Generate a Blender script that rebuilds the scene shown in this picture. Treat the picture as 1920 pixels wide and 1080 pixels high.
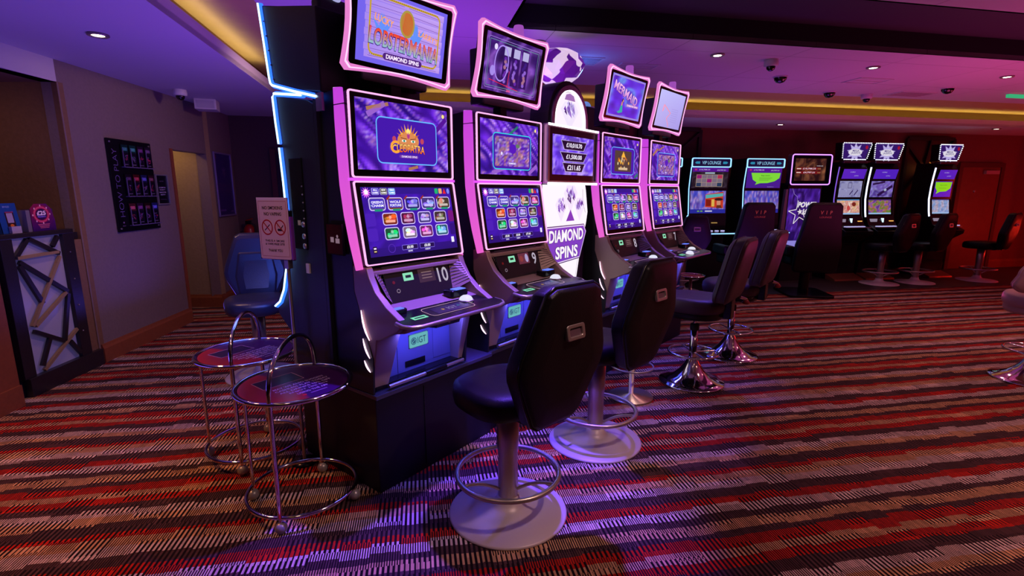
import bpy, math, random
from mathutils import Vector, Matrix, noise as mnoise
random.seed(7)
R = math.radians
C = bpy.context.scene.collection
for o in list(bpy.data.objects): bpy.data.objects.remove(o)
sc = bpy.context.scene

# ------------------------------------------------------------------ camera, exposure, world
cd = bpy.data.cameras.new('camera'); cam = bpy.data.objects.new('camera', cd); C.objects.link(cam)
cam.location = (0, 0, 1.5); cam.rotation_euler = (R(90 - 10.94), 0, 0)
cd.sensor_width = 36; cd.lens = 946 / 1920 * 36; cd.clip_start = .05; cd.clip_end = 60
sc.camera = cam
vs = sc.view_settings
vs.view_transform = 'Standard'; vs.look = 'None'; vs.exposure = 0.0; vs.gamma = 1; vs.use_curve_mapping = False
w = bpy.data.worlds.new('world'); sc.world = w; w.use_nodes = True
w.node_tree.nodes['Background'].inputs[0].default_value = (.05, .02, .1, 1)
w.node_tree.nodes['Background'].inputs[1].default_value = .3

# pod frame (first pair of machines): u along the row, v away from the viewer
A1 = 38.4; C0 = Vector((-.652, 2.29, 0)); TH1 = R(90 - A1)
def hdg(a): return Vector((math.sin(R(a)), math.cos(R(a)), 0))
U1 = hdg(A1); V1 = hdg(A1 - 90)
def PV(u, v, z=0): return C0 + U1 * u + V1 * v + Vector((0, 0, z))
A2 = 41.0; U2 = hdg(A2); V2 = hdg(A2 - 90); TH2 = R(90 - A2)
M8 = Vector((.695, 4.04, 0)); M7 = Vector((1.24, 4.665, 0))     # left front screen corners of the far pair
# ceiling / carpet frame
AC = 78.5; P_ = hdg(AC); Q_ = hdg(AC - 90); THC = R(90 - AC)

def light(kind, loc, color, power, size=.1, rot=None, spot=None, blend=.6, target=None):
    l = bpy.data.lights.new(kind.lower() + '_light', kind); o = bpy.data.objects.new(kind.lower() + '_light', l); C.objects.link(o)
    l.color = color; l.energy = power; o.location = loc
    if kind == 'AREA': l.shape = 'DISK'; l.size = size
    else: l.shadow_soft_size = size
    if spot: l.spot_size = R(spot); l.spot_blend = blend
    if target is not None: o.rotation_euler = (Vector(target) - Vector(loc)).to_track_quat('-Z', 'Y').to_euler()
    elif rot: o.rotation_euler = rot
    return o
WARM = (1, .68, .42); VIO = (.35, .10, 1); BLU = (.08, .10, 1); MAG = (.95, .12, .55); PINK = (1, .35, .6)
# unseen area lights added to wash the ceiling with colour
UP = (math.pi, 0, 0)
light('AREA', PV(.5, 1.4, 1.0), (.26, .09, 1), 15, 1.2, rot=UP)
light('AREA', PV(1.7, 1.0, 1.3), (.42, .04, 1), 16, .7, rot=UP)
light('AREA', (2.9, 6.4, .6), (.36, .07, 1), 10, 1.6, rot=UP)
light('AREA', (5.2, 5.0, .6), (1, .085, .40), 34, 2.2, rot=UP)
light('AREA', (8.4, 5.6, .6), (1, .09, .24), 32, 2.2, rot=UP)
light('AREA', (-2.7, 2.2, .5), (.14, .09, 1), 14, 1.2, rot=UP)
light('AREA', (-2.9, 4.9, .4), (.14, .09, 1), 5, .8, rot=UP)
# violet spot lights on the ceiling over the stools
light('SPOT', (.22, 2.48, 2.68), (.17, .07, 1), 600, .035, spot=50, blend=.6, target=(-.22, 2.1, 0))
light('SPOT', (1.0, 3.45, 2.68), (.17, .06, 1), 170, .035, spot=36, blend=.7, target=(.72, 3.05, 0))
light('SPOT', (2.0, 4.6, 2.68), (.13, .07, 1), 130, .035, spot=40, blend=.7, target=(1.35, 4.0, 0))
# red glow by the far right door
light('POINT', (9.9, 8.7, .7), (1, .02, .01), 15, .2)
light('POINT', (11.0, 7.4, 1.2), (1, .03, .02), 30, .2)
# rosy and amber ceiling lamps of the rest of the room
for (x, y, e, c) in ((4.5, 1.4, 110, (1, .42, .34)), (2.4, .7, 85, (1, .50, .36)), (7.5, 3.5, 105, (1, .32, .28)), (-2.6, 1.9, 150, (1, .38, .11)), (5.6, 4.2, 85, (1, .36, .33)), (3.4, 2.7, 80, (1, .42, .36)), (-.9, .6, 14, (1, .50, .30)), (4.6, 6.2, 40, (1, .36, .36))):
    light('SPOT', (x, y, 2.7 if x > -2 else 2.47), c, e, .12, spot=125 if x > -2 else 92, blend=.9, target=(x, y, 0))
light('SPOT', (-1.2, 4.7, 2.5), (1, .55, .6), 60, .1, spot=100, blend=.9, target=(-3.7, 5.0, 1.1))  # unseen spot added to brighten the left wall
light('SPOT', (1.25, 1.15, 2.68), (1, .62, .50), 95, .06, spot=58, blend=.6, target=(.25, 2.55, 1.0))  # unseen frontal spot added to warm the machine consoles
light('SPOT', (-1.05, 1.1, 2.68), (1, .58, .42), 38, .05, spot=34, blend=.7, target=(-1.25, 2.65, 1.3))  # unseen spot added to brighten the sign stand
light('SPOT', (-4.1, 3.0, 2.2), (1, .50, .25), 9, .1, spot=110, blend=.8, target=(-4.1, 4.27, 1.2))  # unseen spot added to warm the recess wall
light('SPOT', (-4.4, 5.95, 2.3), (1, .55, .2), 14, .05, spot=110, blend=.6, target=(-4.2, 6.44, .9))

# ------------------------------------------------------------------ materials
def srgb(c): return tuple(((x / 12.92) if x <= .04045 else ((x + .055) / 1.055) ** 2.4) for x in c)
MC = {}
def mat(name, col=(.5, .5, .5), rough=.5, metal=0., emit=None, es=1., bump=0., bscale=80., var=0., spec=.5, coat=0.):
    if name in MC: return MC[name]
    m = bpy.data.materials.new(name); m.use_nodes = True; nt = m.node_tree; b = nt.nodes['Principled BSDF']
    b.inputs['Base Color'].default_value = (*col, 1); b.inputs['Roughness'].default_value = rough; b.inputs['Metallic'].default_value = metal
    b.inputs['Specular IOR Level'].default_value = spec; b.inputs['Coat Weight'].default_value = coat
    if emit: b.inputs['Emission Color'].default_value = (*emit, 1); b.inputs['Emission Strength'].default_value = es
    tc = nt.nodes.new('ShaderNodeTexCoord'); nz = nt.nodes.new('ShaderNodeTexNoise'); nz.inputs['Scale'].default_value = bscale; nz.inputs['Detail'].default_value = 4
    nt.links.new(tc.outputs['Object'], nz.inputs['Vector'])
    if var > 0:
        mx = nt.nodes.new('ShaderNodeMix'); mx.data_type = 'RGBA'
        mx.inputs[6].default_value = (*[x * (1 - var) for x in col], 1); mx.inputs[7].default_value = (*[min(1, x * (1 + var)) for x in col], 1)
        nt.links.new(nz.outputs['Fac'], mx.inputs[0]); nt.links.new(mx.outputs[2], b.inputs['Base Color'])
    if bump > 0:
        bp = nt.nodes.new('ShaderNodeBump'); bp.inputs['Strength'].default_value = bump; bp.inputs['Distance'].default_value = .01
        nt.links.new(nz.outputs['Fac'], bp.inputs['Height']); nt.links.new(bp.outputs[0], b.inputs['Normal'])
    MC[name] = m; return m
def glow(name, col, s): return mat(name, col=(.02, .02, .02), emit=col, es=s)
black = mat('black_gloss', (.006, .006, .009), .2, spec=.3)
blackm = mat('black_satin', (.008, .008, .012), .5, bump=.05)
leather = mat('black_leather', (.007, .005, .007), .40, bump=.15, bscale=260, spec=.22)
leather2 = mat('plum_leather', (.05, .028, .045), .42, bump=.15, bscale=240, spec=.5)
chrome = mat('chrome', (.75, .73, .74), .09, 1)
brushed = mat('brushed_silver', (.52, .46, .46), .34, .85, bump=.03, bscale=300)
plate = mat('satin_base', (.56, .48, .58), .42, .15, bump=.03, bscale=120)
bronze = mat('bronze_shell', (.33, .22, .20), .42, .15, bump=.02, bscale=200)
greypanel = mat('blue_grey_panel', (.20, .20, .36), .35, .2)
wood = mat('orange_wood', (.26, .075, .03), .4, bump=.08, bscale=40, var=.25)
darkwood = mat('dark_wood', (.018, .013, .018), .35, bump=.1, bscale=60)
tan = mat('bare_batten', (.30, .20, .10), .6, var=.2)
wallm = mat('grey_wallpaper', (.20, .15, .15), .62, bump=.35, bscale=38, var=.14)
wallb = mat('brown_wallpaper', (.20, .105, .05), .7, bump=.35, bscale=38, var=.2)
walld = mat('dark_plum_wall', (.085, .045, .042), .7, bump=.2, bscale=38, var=.15)
wallr = mat('maroon_wall', (.20, .05, .045), .6, bump=.15, bscale=30, var=.15)
white = mat('white_plastic', (.62, .6, .62), .4)
soff = mat('white_paint', (.58, .56, .58), .7, bump=.03)
yell = mat('yellow_paint', (.55, .40, .13), .7, var=.12, bscale=10)
ochre = mat('ochre_paint', (.16, .075, .012), .7)
silver = mat('silver_frame', (.5, .48, .52), .3, .7)
rubber = mat('rubber', (.01, .01, .01), .7)
PINKL = glow('pink_light_strip', (1, .40, .76), 1.4)
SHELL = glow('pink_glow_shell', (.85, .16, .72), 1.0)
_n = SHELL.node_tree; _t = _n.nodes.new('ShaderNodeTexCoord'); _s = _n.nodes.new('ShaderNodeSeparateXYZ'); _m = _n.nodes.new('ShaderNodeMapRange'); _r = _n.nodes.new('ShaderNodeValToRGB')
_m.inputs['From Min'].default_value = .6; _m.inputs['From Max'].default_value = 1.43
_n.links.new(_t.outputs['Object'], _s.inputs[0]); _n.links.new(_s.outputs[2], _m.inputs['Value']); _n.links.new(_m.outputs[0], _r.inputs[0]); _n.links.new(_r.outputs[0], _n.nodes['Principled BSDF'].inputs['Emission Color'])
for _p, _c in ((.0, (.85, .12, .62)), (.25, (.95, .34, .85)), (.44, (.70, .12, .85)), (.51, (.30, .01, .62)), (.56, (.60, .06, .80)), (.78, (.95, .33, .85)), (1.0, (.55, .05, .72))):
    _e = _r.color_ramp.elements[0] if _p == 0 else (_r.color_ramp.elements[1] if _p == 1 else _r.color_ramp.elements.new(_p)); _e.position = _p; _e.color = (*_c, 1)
WHITEL = glow('white_light_strip', (1, .93, 1), 2.4)
BLUEL = glow('blue_halo_strip', (.02, .12, 1), 2.2)
BLUEC = glow('ice_light_strip', (.45, .75, 1), 3)
VIOL = glow('violet_light_strip', (.5, .2, 1), 2.5)

def pic_mat(name, es, rough=.3):
    if name in MC: return MC[name]
    m = bpy.data.materials.new(name); m.use_nodes = True; nt = m.node_tree; b = nt.nodes['Principled BSDF']
    at = nt.nodes.new('ShaderNodeAttribute'); at.attribute_name = 'pic'
    b.inputs['Roughness'].default_value = rough
    if es > 0:
        b.inputs['Base Color'].default_value = (.01, .01, .01, 1)
        nt.links.new(at.outputs['Color'], b.inputs['Emission Color']); b.inputs['Emission Strength'].default_value = es
    else: nt.links.new(at.outputs['Color'], b.inputs['Base Color'])
    MC[name] = m; return m

# ------------------------------------------------------------------ geometry helpers
class MB:
    def __init__(s): s.v = []; s.f = []; s.sm = []
    def add(s, vs, fs, smooth=False):
        n = len(s.v); s.v += [tuple(p) for p in vs]; s.f += [tuple(i + n for i in f) for f in fs]; s.sm += [smooth] * len(fs); return s
    def box(s, x0, x1, y0, y1, z0, z1):
        return s.add([(x0,y0,z0),(x1,y0,z0),(x1,y1,z0),(x0,y1,z0),(x0,y0,z1),(x1,y0,z1),(x1,y1,z1),(x0,y1,z1)],
                     [(0,3,2,1),(4,5,6,7),(0,1,5,4),(1,2,6,5),(2,3,7,6),(3,0,4,7)])
    def prism(s, pts, ax, a, b, smooth=False):
        # pts 2D; ax 'x': pts=(y,z) ; 'y': pts=(x,z) ; 'z': pts=(x,y)
        def P(p, t): return (t, p[0], p[1]) if ax == 'x' else ((p[0], t, p[1]) if ax == 'y' else (p[0], p[1], t))
        n = len(pts); vs = [P(p, a) for p in pts] + [P(p, b) for p in pts]
        fs = [tuple(range(n))[::-1], tuple(range(n, 2 * n))] + [(i, (i + 1) % n, n + (i + 1) % n, n + i) for i in range(n)]
        s.add(vs, fs); 
        if smooth: s.sm[-n:] = [True] * n
        return s
    def loft(s, secs, smooth=True, cap=True):
        n = len(secs[0]); k = len(secs); vs = [p for q in secs for p in q]
        fs = [(j*n+i, j*n+(i+1)%n, (j+1)*n+(i+1)%n, (j+1)*n+i) for j in range(k-1) for i in range(n)]
        s.add(vs, fs, smooth)
        if cap: s.add(secs[0], [tuple(range(n))[::-1]]); s.add(secs[-1], [tuple(range(n))])
        return s
    def tube(s, pts, r, n=10, closed=False, smooth=True):
        pts = [Vector(p) for p in pts]; k = len(pts); rings = []
        up = None
        for i, p in enumerate(pts):
            if closed: t = pts[(i+1) % k] - pts[i-1]
            else: t = pts[min(i+1, k-1)] - pts[max(i-1, 0)]
            t.normalize()
            if up is None:
                up = Vector((0, 0, 1)) if abs(t.z) < .9 else Vector((1, 0, 0))
            a = t.cross(up)
            if a.length < 1e-4: a = t.orthogonal()
            a.normalize(); b = a.cross(t).normalized(); up = b
            rr = r[i] if isinstance(r, (list, tuple)) else r
            rings.append([p + (a * math.cos(2*math.pi*j/n) + b * math.sin(2*math.pi*j/n)) * rr for j in range(n)])
        if closed: rings.append(rings[0]); s.loft(rings, smooth, False)
        else: s.loft(rings, smooth, True)
        return s
    def lathe(s, prof, n=40, c=(0, 0, 0)):
        secs = [[(c[0]+r*math.cos(2*math.pi*j/n), c[1]+r*math.sin(2*math.pi*j/n), c[2]+z) for j in range(n)] for r, z in prof]
        return s.loft(secs, True, True)
    def circle(s, R_, z, r, n=48, c=(0, 0), m=8): return s.tube([(c[0]+R_*math.cos(2*math.pi*i/n), c[1]+R_*math.sin(2*math.pi*i/n), z) for i in range(n)], r, m, True)
    def ball(s, c, r, n=12):
        pr = [(max(1e-4, r*math.sin(math.pi*i/n)), -r*math.cos(math.pi*i/n)) for i in range(n+1)]
        return s.lathe(pr, n+4, c)
    def bar(s, a, b, w_, d, nrm=(0, -1, 0)):
        a = Vector(a); b = Vector(b); t = (b - a).normalized(); n_ = Vector(nrm).normalized(); sd = t.cross(n_).normalized()*w_/2; n_ = n_*d/2
        q = []
        for p in (a, b): q.append([p - sd - n_, p + sd - n_, p + sd + n_, p - sd + n_])
        return s.loft(q, False, True)
    def frame(s, outer, inner, ax, a, b):
        # ring between two closed 2D loops of equal length, extruded
        def P(p, t): return (t, p[0], p[1]) if ax == 'x' else ((p[0], t, p[1]) if ax == 'y' else (p[0], p[1], t))
        n = len(outer); vs = [P(p, a) for p in outer] + [P(p, a) for p in inner] + [P(p, b) for p in outer] + [P(p, b) for p in inner]
        fs = []
        for i in range(n):
            j = (i+1) % n
            fs += [(i, j, n+j, n+i), (2*n+i, 3*n+i, 3*n+j, 2*n+j), (i, 2*n+i, 2*n+j, j), (n+i, n+j, 3*n+j, 3*n+i)]
        return s.add(vs, fs)
    def xf(s, M): s.v = [tuple(M @ Vector(p)) for p in s.v]; return s
    def build(s, name, m, parent=None, bevel=0., seg=2, loc=None, rot=None, label=None):
        me = bpy.data.meshes.new(name); me.from_pydata(s.v, [], s.f); me.materials.append(m)
        me.polygons.foreach_set('use_smooth', s.sm); me.update()
        import bmesh
        bm = bmesh.new(); bm.from_mesh(me); bmesh.ops.recalc_face_normals(bm, faces=bm.faces); bm.to_mesh(me); bm.free()
        o = bpy.data.objects.new(name, me); C.objects.link(o)
        if parent: o.parent = parent
        if loc is not None: o.location = loc
        if rot is not None: o.rotation_euler = rot
        if label: o['label'] = label
        if bevel:
            md = o.modifiers.new('bevel', 'BEVEL'); md.width = bevel; md.segments = seg; md.limit_method = 'ANGLE'; md.angle_limit = R(35)
            if seg > 2:
                for p in me.polygons: p.use_smooth = True
                try: md.harden_normals = True
                except Exception: pass
        return o
def rr(w_, h, r, cx=0, cy=0, n=5):
    pts = []
    for (sx, sy, a0) in ((1, 1, 0), (-1, 1, 90), (-1, -1, 180), (1, -1, 270)):
        for i in range(n+1):
            a = R(a0 + 90*i/n); pts.append((cx + sx*(w_/2-r) + r*math.cos(a), cy + sy*(h/2-r) + r*math.sin(a)))
    return pts
def thing(name, label, cat, loc=(0, 0, 0), rz=0, group=None):
    o = bpy.data.objects.new(name, None); C.objects.link(o); o.location = loc; o.rotation_euler = (0, 0, rz)
    o.empty_display_size = .1
    o['label'] = label; o['category'] = cat
    if group: o['group'] = group
    return o
def tag(o, label, cat, group=None):
    o['label'] = label; o['category'] = cat
    if group: o['group'] = group
    return o
def struct(o): o['kind'] = 'structure'; return o
def dup(root, loc, rz, label, group=None):
    r = root.copy(); C.objects.link(r); r.location = loc; r.rotation_euler = (0, 0, rz); r['label'] = label
    if group: r['group'] = group
    for ch in list(root.children):
        c = ch.copy(); C.objects.link(c); c.parent = r
        for g in ch.children:
            d = g.copy(); C.objects.link(d); d.parent = c
    return r

# text -> triangles (unit: cap height 1)
TT = {}
def text_tris(s, bold=0., italic=0.):
    k = (s, bold, italic)
    if k in TT: return TT[k]
    cu = bpy.data.curves.new('t', 'FONT'); cu.body = s; cu.size = 1; cu.offset = bold; cu.shear = italic; cu.resolution_u = 3
    o = bpy.data.objects.new('t', cu); C.objects.link(o); bpy.context.view_layer.update()
    me = bpy.data.meshes.new_from_object(o.evaluated_get(bpy.context.evaluated_depsgraph_get()))
    me.calc_loop_triangles()
    T = [[(me.vertices[i].co.x, me.vertices[i].co.y) for i in t.vertices] for t in me.loop_triangles]
    bpy.data.objects.remove(o); bpy.data.curves.remove(cu); bpy.data.meshes.remove(me)
    if T:
        xs = [p[0] for t in T for p in t]; ys = [p[1] for t in T for p in t]
        x0, x1, y0, y1 = min(xs), max(xs), min(ys), max(ys)
        T = [[((p[0]-x0)/(y1-y0), (p[1]-y0)/(y1-y0)) for p in t] for t in T]; W = (x1-x0)/(y1-y0)
    else: W = 1
    TT[k] = (T, W); return TT[k]

class Pic:
    def scale(s, k):
        s.w *= k; s.q = [([(x*k, y) for x, y in p], c, l) for p, c, l in s.q]; return s
    """flat picture in metres, x to the right, y up; colours are sRGB"""
    def __init__(s, w_, h): s.w = w_; s.h = h; s.q = []; s.l = 0
    def up(s, k=1): s.l += k; return s
    def poly(s, pts, col, cols=None): s.q.append(([(p[0], p[1]) for p in pts], cols or [col]*len(pts), s.l)); return s
    def rect(s, x0, y0, x1, y1, col, cols=None): return s.poly([(x0,y0),(x1,y0),(x1,y1),(x0,y1)], col, cols)
    def rrect(s, x0, y0, x1, y1, r, col): return s.poly(rr(x1-x0, y1-y0, r, (x0+x1)/2, (y0+y1)/2, 4), col)
    def ring(s, x0, y0, x1, y1, r, t, col):
        a = rr(x1-x0, y1-y0, r, (x0+x1)/2, (y0+y1)/2, 4); b = rr(x1-x0-2*t, y1-y0-2*t, max(r-t, .0005), (x0+x1)/2, (y0+y1)/2, 4)
        for i in range(len(a)):
            j = (i+1) % len(a); s.poly([a[i], a[j], b[j], b[i]], col)
        return s
    def ell(s, cx, cy, rx, ry, col, n=24): return s.poly([(cx+rx*math.cos(2*math.pi*i/n), cy+ry*math.sin(2*math.pi*i/n)) for i in range(n)], col)
    def ering(s, cx, cy, rx, ry, t, col, n=28):
        for i in range(n):
            a, b = 2*math.pi*i/n, 2*math.pi*(i+1)/n
            s.poly([(cx+rx*math.cos(a), cy+ry*math.sin(a)), (cx+rx*math.cos(b), cy+ry*math.sin(b)), (cx+(rx-t)*math.cos(b), cy+(ry-t)*math.sin(b)), (cx+(rx-t)*math.cos(a), cy+(ry-t)*math.sin(a))], col)
        return s
    def line(s, x0, y0, x1, y1, t, col):
        d = Vector((x1-x0, y1-y0)); d.normalize(); n = Vector((-d.y, d.x))*t/2
        return s.poly([(x0-n.x, y0-n.y), (x1-n.x, y1-n.y), (x1+n.x, y1+n.y), (x0+n.x, y0+n.y)], col)
    def star(s, cx, cy, r, r2, col, n=5, a0=90):
        pts = [((r if i % 2 == 0 else r2)*math.cos(R(a0+i*180/n))+cx, (r if i % 2 == 0 else r2)*math.sin(R(a0+i*180/n))+cy) for i in range(2*n)]
        for i in range(0, 2*n): s.poly([(cx, cy), pts[i], pts[(i+1) % (2*n)]], col)
        return s
    def text(s, t, cx, cy, h, col, bold=0., w_=None, italic=0., rot=0, arc=0., col2=None, align='c'):
        T, W = text_tris(t, bold, italic); sx = h if w_ is None else w_/W
        ca, sa = math.cos(R(rot)), math.sin(R(rot))
        for tr in T:
            pts = []; cs = []
            for (x, y) in tr:
                fx = x/W - .5; X = ((x-W/2) if align == 'c' else x)*sx; Y = (y-.5)*h*(1+0*fx) - arc*(2*fx)**2
                pts.append((cx+X*ca-Y*sa, cy+X*sa+Y*ca))
                cs.append(col if col2 is None else tuple(col2[i]+(col[i]-col2[i])*y for i in range(3)))
            s.q.append((pts, cs, s.l))
        return s
    def swirl(s, x0, y0, x1, y1, cols, seed=0, nx=26, ny=16, ax=1.0, ay=1.0, dark=.25, rot=0.):
        def c(x, y):
            X, Y = (x*math.cos(rot)+y*math.sin(rot))*ax, (-x*math.sin(rot)+y*math.cos(rot))*ay
            n1 = .5+.5*math.sin(5.2*mnoise.noise((X*2.2, Y*2.2, seed))); n2 = .5+.7*mnoise.noise((X*6+9, Y*6, seed+3)); n2 = max(0, min(1, n2))
            k = n1*(len(cols)-1); i = min(int(k), len(cols)-2); f = k-i
            return tuple((cols[i][j]*(1-f)+cols[i+1][j]*f)*(1-dark+dark*2*n2) for j in range(3))
        for i in range(nx):
            for j in range(ny):
                P = [(i/nx, j/ny), ((i+1)/nx, j/ny), ((i+1)/nx, (j+1)/ny), (i/nx, (j+1)/ny)]
                s.poly([(x0+(x1-x0)*p[0], y0+(y1-y0)*p[1]) for p in P], None, [c(p[0]*1.6, p[1]) for p in P])
        return s
    def build(s, name, p0, ex=(1, 0, 0), ey=(0, 0, 1), parent=None, m='screen', es=1.1, label=None, step=.0006, slab=True):
        ex = Vector(ex).normalized(); ey = Vector(ey).normalized(); n = ex.cross(ey); p0 = Vector(p0)
        vs, fs, cs = [], [], []
        for pts, cols, l in s.q:
            k = len(vs); vs += [tuple(p0 + ex*x + ey*y + n*(l*step)) for x, y in pts]; fs.append(tuple(range(k, k+len(pts))))
            cs += [srgb(tuple(max(0, min(1, q)) for q in c)) for c in cols]
        # solid slab behind the picture so that it has thickness
        k = len(vs); T = .004
        for d in ((.0004, T) if slab else ()):
            vs += [tuple(p0 + ex*x + ey*y - n*d) for x, y in ((0, 0), (s.w, 0), (s.w, s.h), (0, s.h))]
        for f in () if not slab else ((0,1,2,3), (4,7,6,5), (0,4,5,1), (1,5,6,2), (2,6,7,3), (3,7,4,0)): fs.append(tuple(i+k for i in f)); cs += [(.01, .01, .01)]*4
        me = bpy.data.meshes.new(name); me.from_pydata(vs, [], fs)
        ca = me.color_attributes.new('pic', 'FLOAT_COLOR', 'CORNER')
        ca.data.foreach_set('color', [q for c in cs for q in (*c, 1)])
        me.materials.append(pic_mat(m, es)); me.update()
        o = bpy.data.objects.new(name, me); C.objects.link(o)
        if parent: o.parent = parent
        if label: o['label'] = label
        return o

# ------------------------------------------------------------------ carpet
def carpet_mat():
    m = bpy.data.materials.new('striped_carpet'); m.use_nodes = True; nt = m.node_tree; N = nt.nodes; L = nt.links; b = N['Principled BSDF']
    def nd(t, **k):
        n = N.new(t)
        for a, v in k.items(): setattr(n, a, v)
        return n
    def val(x):
        if isinstance(x, (int, float)): return x
        return x
    def mth(op, *a):
        n = nd('ShaderNodeMath', operation=op)
        for i, x in enumerate(a):
            if isinstance(x, (int, float)): n.inputs[i].default_value = x
            else: L.new(x, n.inputs[i])
        return n.outputs[0]
    tc = nd('ShaderNodeTexCoord'); sp = nd('ShaderNodeSeparateXYZ'); L.new(tc.outputs['Object'], sp.inputs[0])
    a = R(-10.3); X, Y = sp.outputs[0], sp.outputs[1]
    t = mth('ADD', mth('MULTIPLY', X, math.sin(a)), mth('MULTIPLY', Y, math.cos(a)))
    s = mth('SUBTRACT', mth('MULTIPLY', X, math.cos(a)), mth('MULTIPLY', Y, math.sin(a)))
    def wn(x, y=0.):
        c = nd('ShaderNodeCombineXYZ')
        for i, q in enumerate((x, y)):
            if isinstance(q, (int, float)): c.inputs[i].default_value = q
            else: L.new(q, c.inputs[i])
        w_ = nd('ShaderNodeTexWhiteNoise', noise_dimensions='2D'); L.new(c.outputs[0], w_.inputs['Vector']); return w_.outputs['Value']
    blk = mth('FLOOR', mth('DIVIDE', s, .1248))
    row0 = mth('FLOOR', mth('DIVIDE', t, .12))
    nzl = nd('ShaderNodeTexNoise', noise_dimensions='1D'); nzl.inputs['Scale'].default_value = 1.3; L.new(s, nzl.inputs['W'])
    off = mth('ADD', mth('MULTIPLY', mth('SUBTRACT', wn(blk, row0), .5), .026), mth('MULTIPLY', mth('SUBTRACT', nzl.outputs['Fac'], .5), .022))
    off = mth('ADD', off, mth('MULTIPLY', mth('SUBTRACT', wn(mth('FLOOR', mth('DIVIDE', s, .0105)), 7.), .5), .004))
    t2 = mth('ADD', t, off)
    fr = mth('FRACT', mth('DIVIDE', mth('SUBTRACT', t2, 1.607-9.3), .93))
    ramp = nd('ShaderNodeValToRGB'); cr = ramp.color_ramp; cr.interpolation = 'CONSTANT'
    W = (.58, .43, .42); B = (.56, .31, .17); Rd = (.46, .016, .008); D = (.085, .038, .042)
    seq = [(1.607, Rd), (1.659, B), (1.711, Rd), (1.776, D), (1.815, B), (1.882, D), (1.93, W), (1.989, Rd), (2.05, D), (2.116, W), (2.182, B), (2.243, Rd), (2.282, D), (2.359, B), (2.411, W), (2.473, D)]
    for i, (p, c) in enumerate(seq):
        q = (p-1.607)/.93
        e = cr.elements[0] if i == 0 else (cr.elements[1] if i == 1 else cr.elements.new(q)); e.position = q; e.color = (*c, 1)
    L.new(fr, ramp.inputs[0])
    band = mth('FLOOR', mth('DIVIDE', t2, .058))
    k = wn(blk, band)
    pitch = mth('ADD', .0104, mth('MULTIPLY', mth('GREATER_THAN', k, .45), .0104))
    ph = mth('FRACT', mth('DIVIDE', s, pitch))
    duty = mth('ADD', .48, mth('MULTIPLY', mth('GREATER_THAN', wn(blk, mth('ADD', band, 31.)), .88), .2))
    mask = mth('LESS_THAN', ph, duty)
    jit = mth('ADD', .72, mth('MULTIPLY', wn(mth('FLOOR', mth('DIVIDE', s, .0105)), band), .5))
    fz = nd('ShaderNodeTexNoise'); fz.inputs['Scale'].default_value = 700; L.new(tc.outputs['Object'], fz.inputs['Vector'])
    jit = mth('MULTIPLY', jit, mth('ADD', .75, mth('MULTIPLY', fz.outputs['Fac'], .5)))
    mx = nd('ShaderNodeMix', data_type='RGBA'); mx.inputs[6].default_value = (.010, .005, .008, 1)
    L.new(mask, mx.inputs[0]); L.new(ramp.outputs[0], mx.inputs[7])
    sc_ = nd('ShaderNodeVectorMath', operation='SCALE'); L.new(mx.outputs[2], sc_.inputs[0]); L.new(jit, sc_.inputs['Scale'])
    L.new(sc_.outputs[0], b.inputs['Base Color']); b.inputs['Roughness'].default_value = .95; b.inputs['Specular IOR Level'].default_value = .15
    bp = nd('ShaderNodeBump'); bp.inputs['Strength'].default_value = .3; bp.inputs['Distance'].default_value = .004
    L.new(mask, bp.inputs['Height']); L.new(bp.outputs[0], b.inputs['Normal'])
    return m

def pq(p, q, z): v = P_*p + Q_*q; return (v.x, v.y, z)
fl = MB().add([(-8, -5, 0), (16, -5, 0), (16, 13, 0), (-8, 13, 0), (-8, -5, -.1), (16, -5, -.1), (16, 13, -.1), (-8, 13, -.1)], [(0,1,2,3),(7,6,5,4),(0,4,5,1),(1,5,6,2),(2,6,7,3),(3,7,4,0)])
struct(fl.build('floor', carpet_mat()))
# dark hard flooring along the machines at the back wall
e0 = Vector((2.0, 6.96, 0)); e1 = Vector((12.5, 8.84, 0)); dn = Vector((-.1763, .9843, 0))
vinyl = mat('dark_vinyl', (.03, .022, .022), .45, bump=.05, var=.3, bscale=3)
b_ = MB(); pts = [e0, e1, e1+dn*3.2, e0+dn*3.2]
b_.add([(p.x, p.y, .004) for p in pts]+[(p.x, p.y, -.02) for p in pts], [(0,1,2,3),(7,6,5,4),(0,4,5,1),(1,5,6,2),(2,6,7,3),(3,7,4,0)])
struct(b_.build('trim_1', vinyl))

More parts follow.
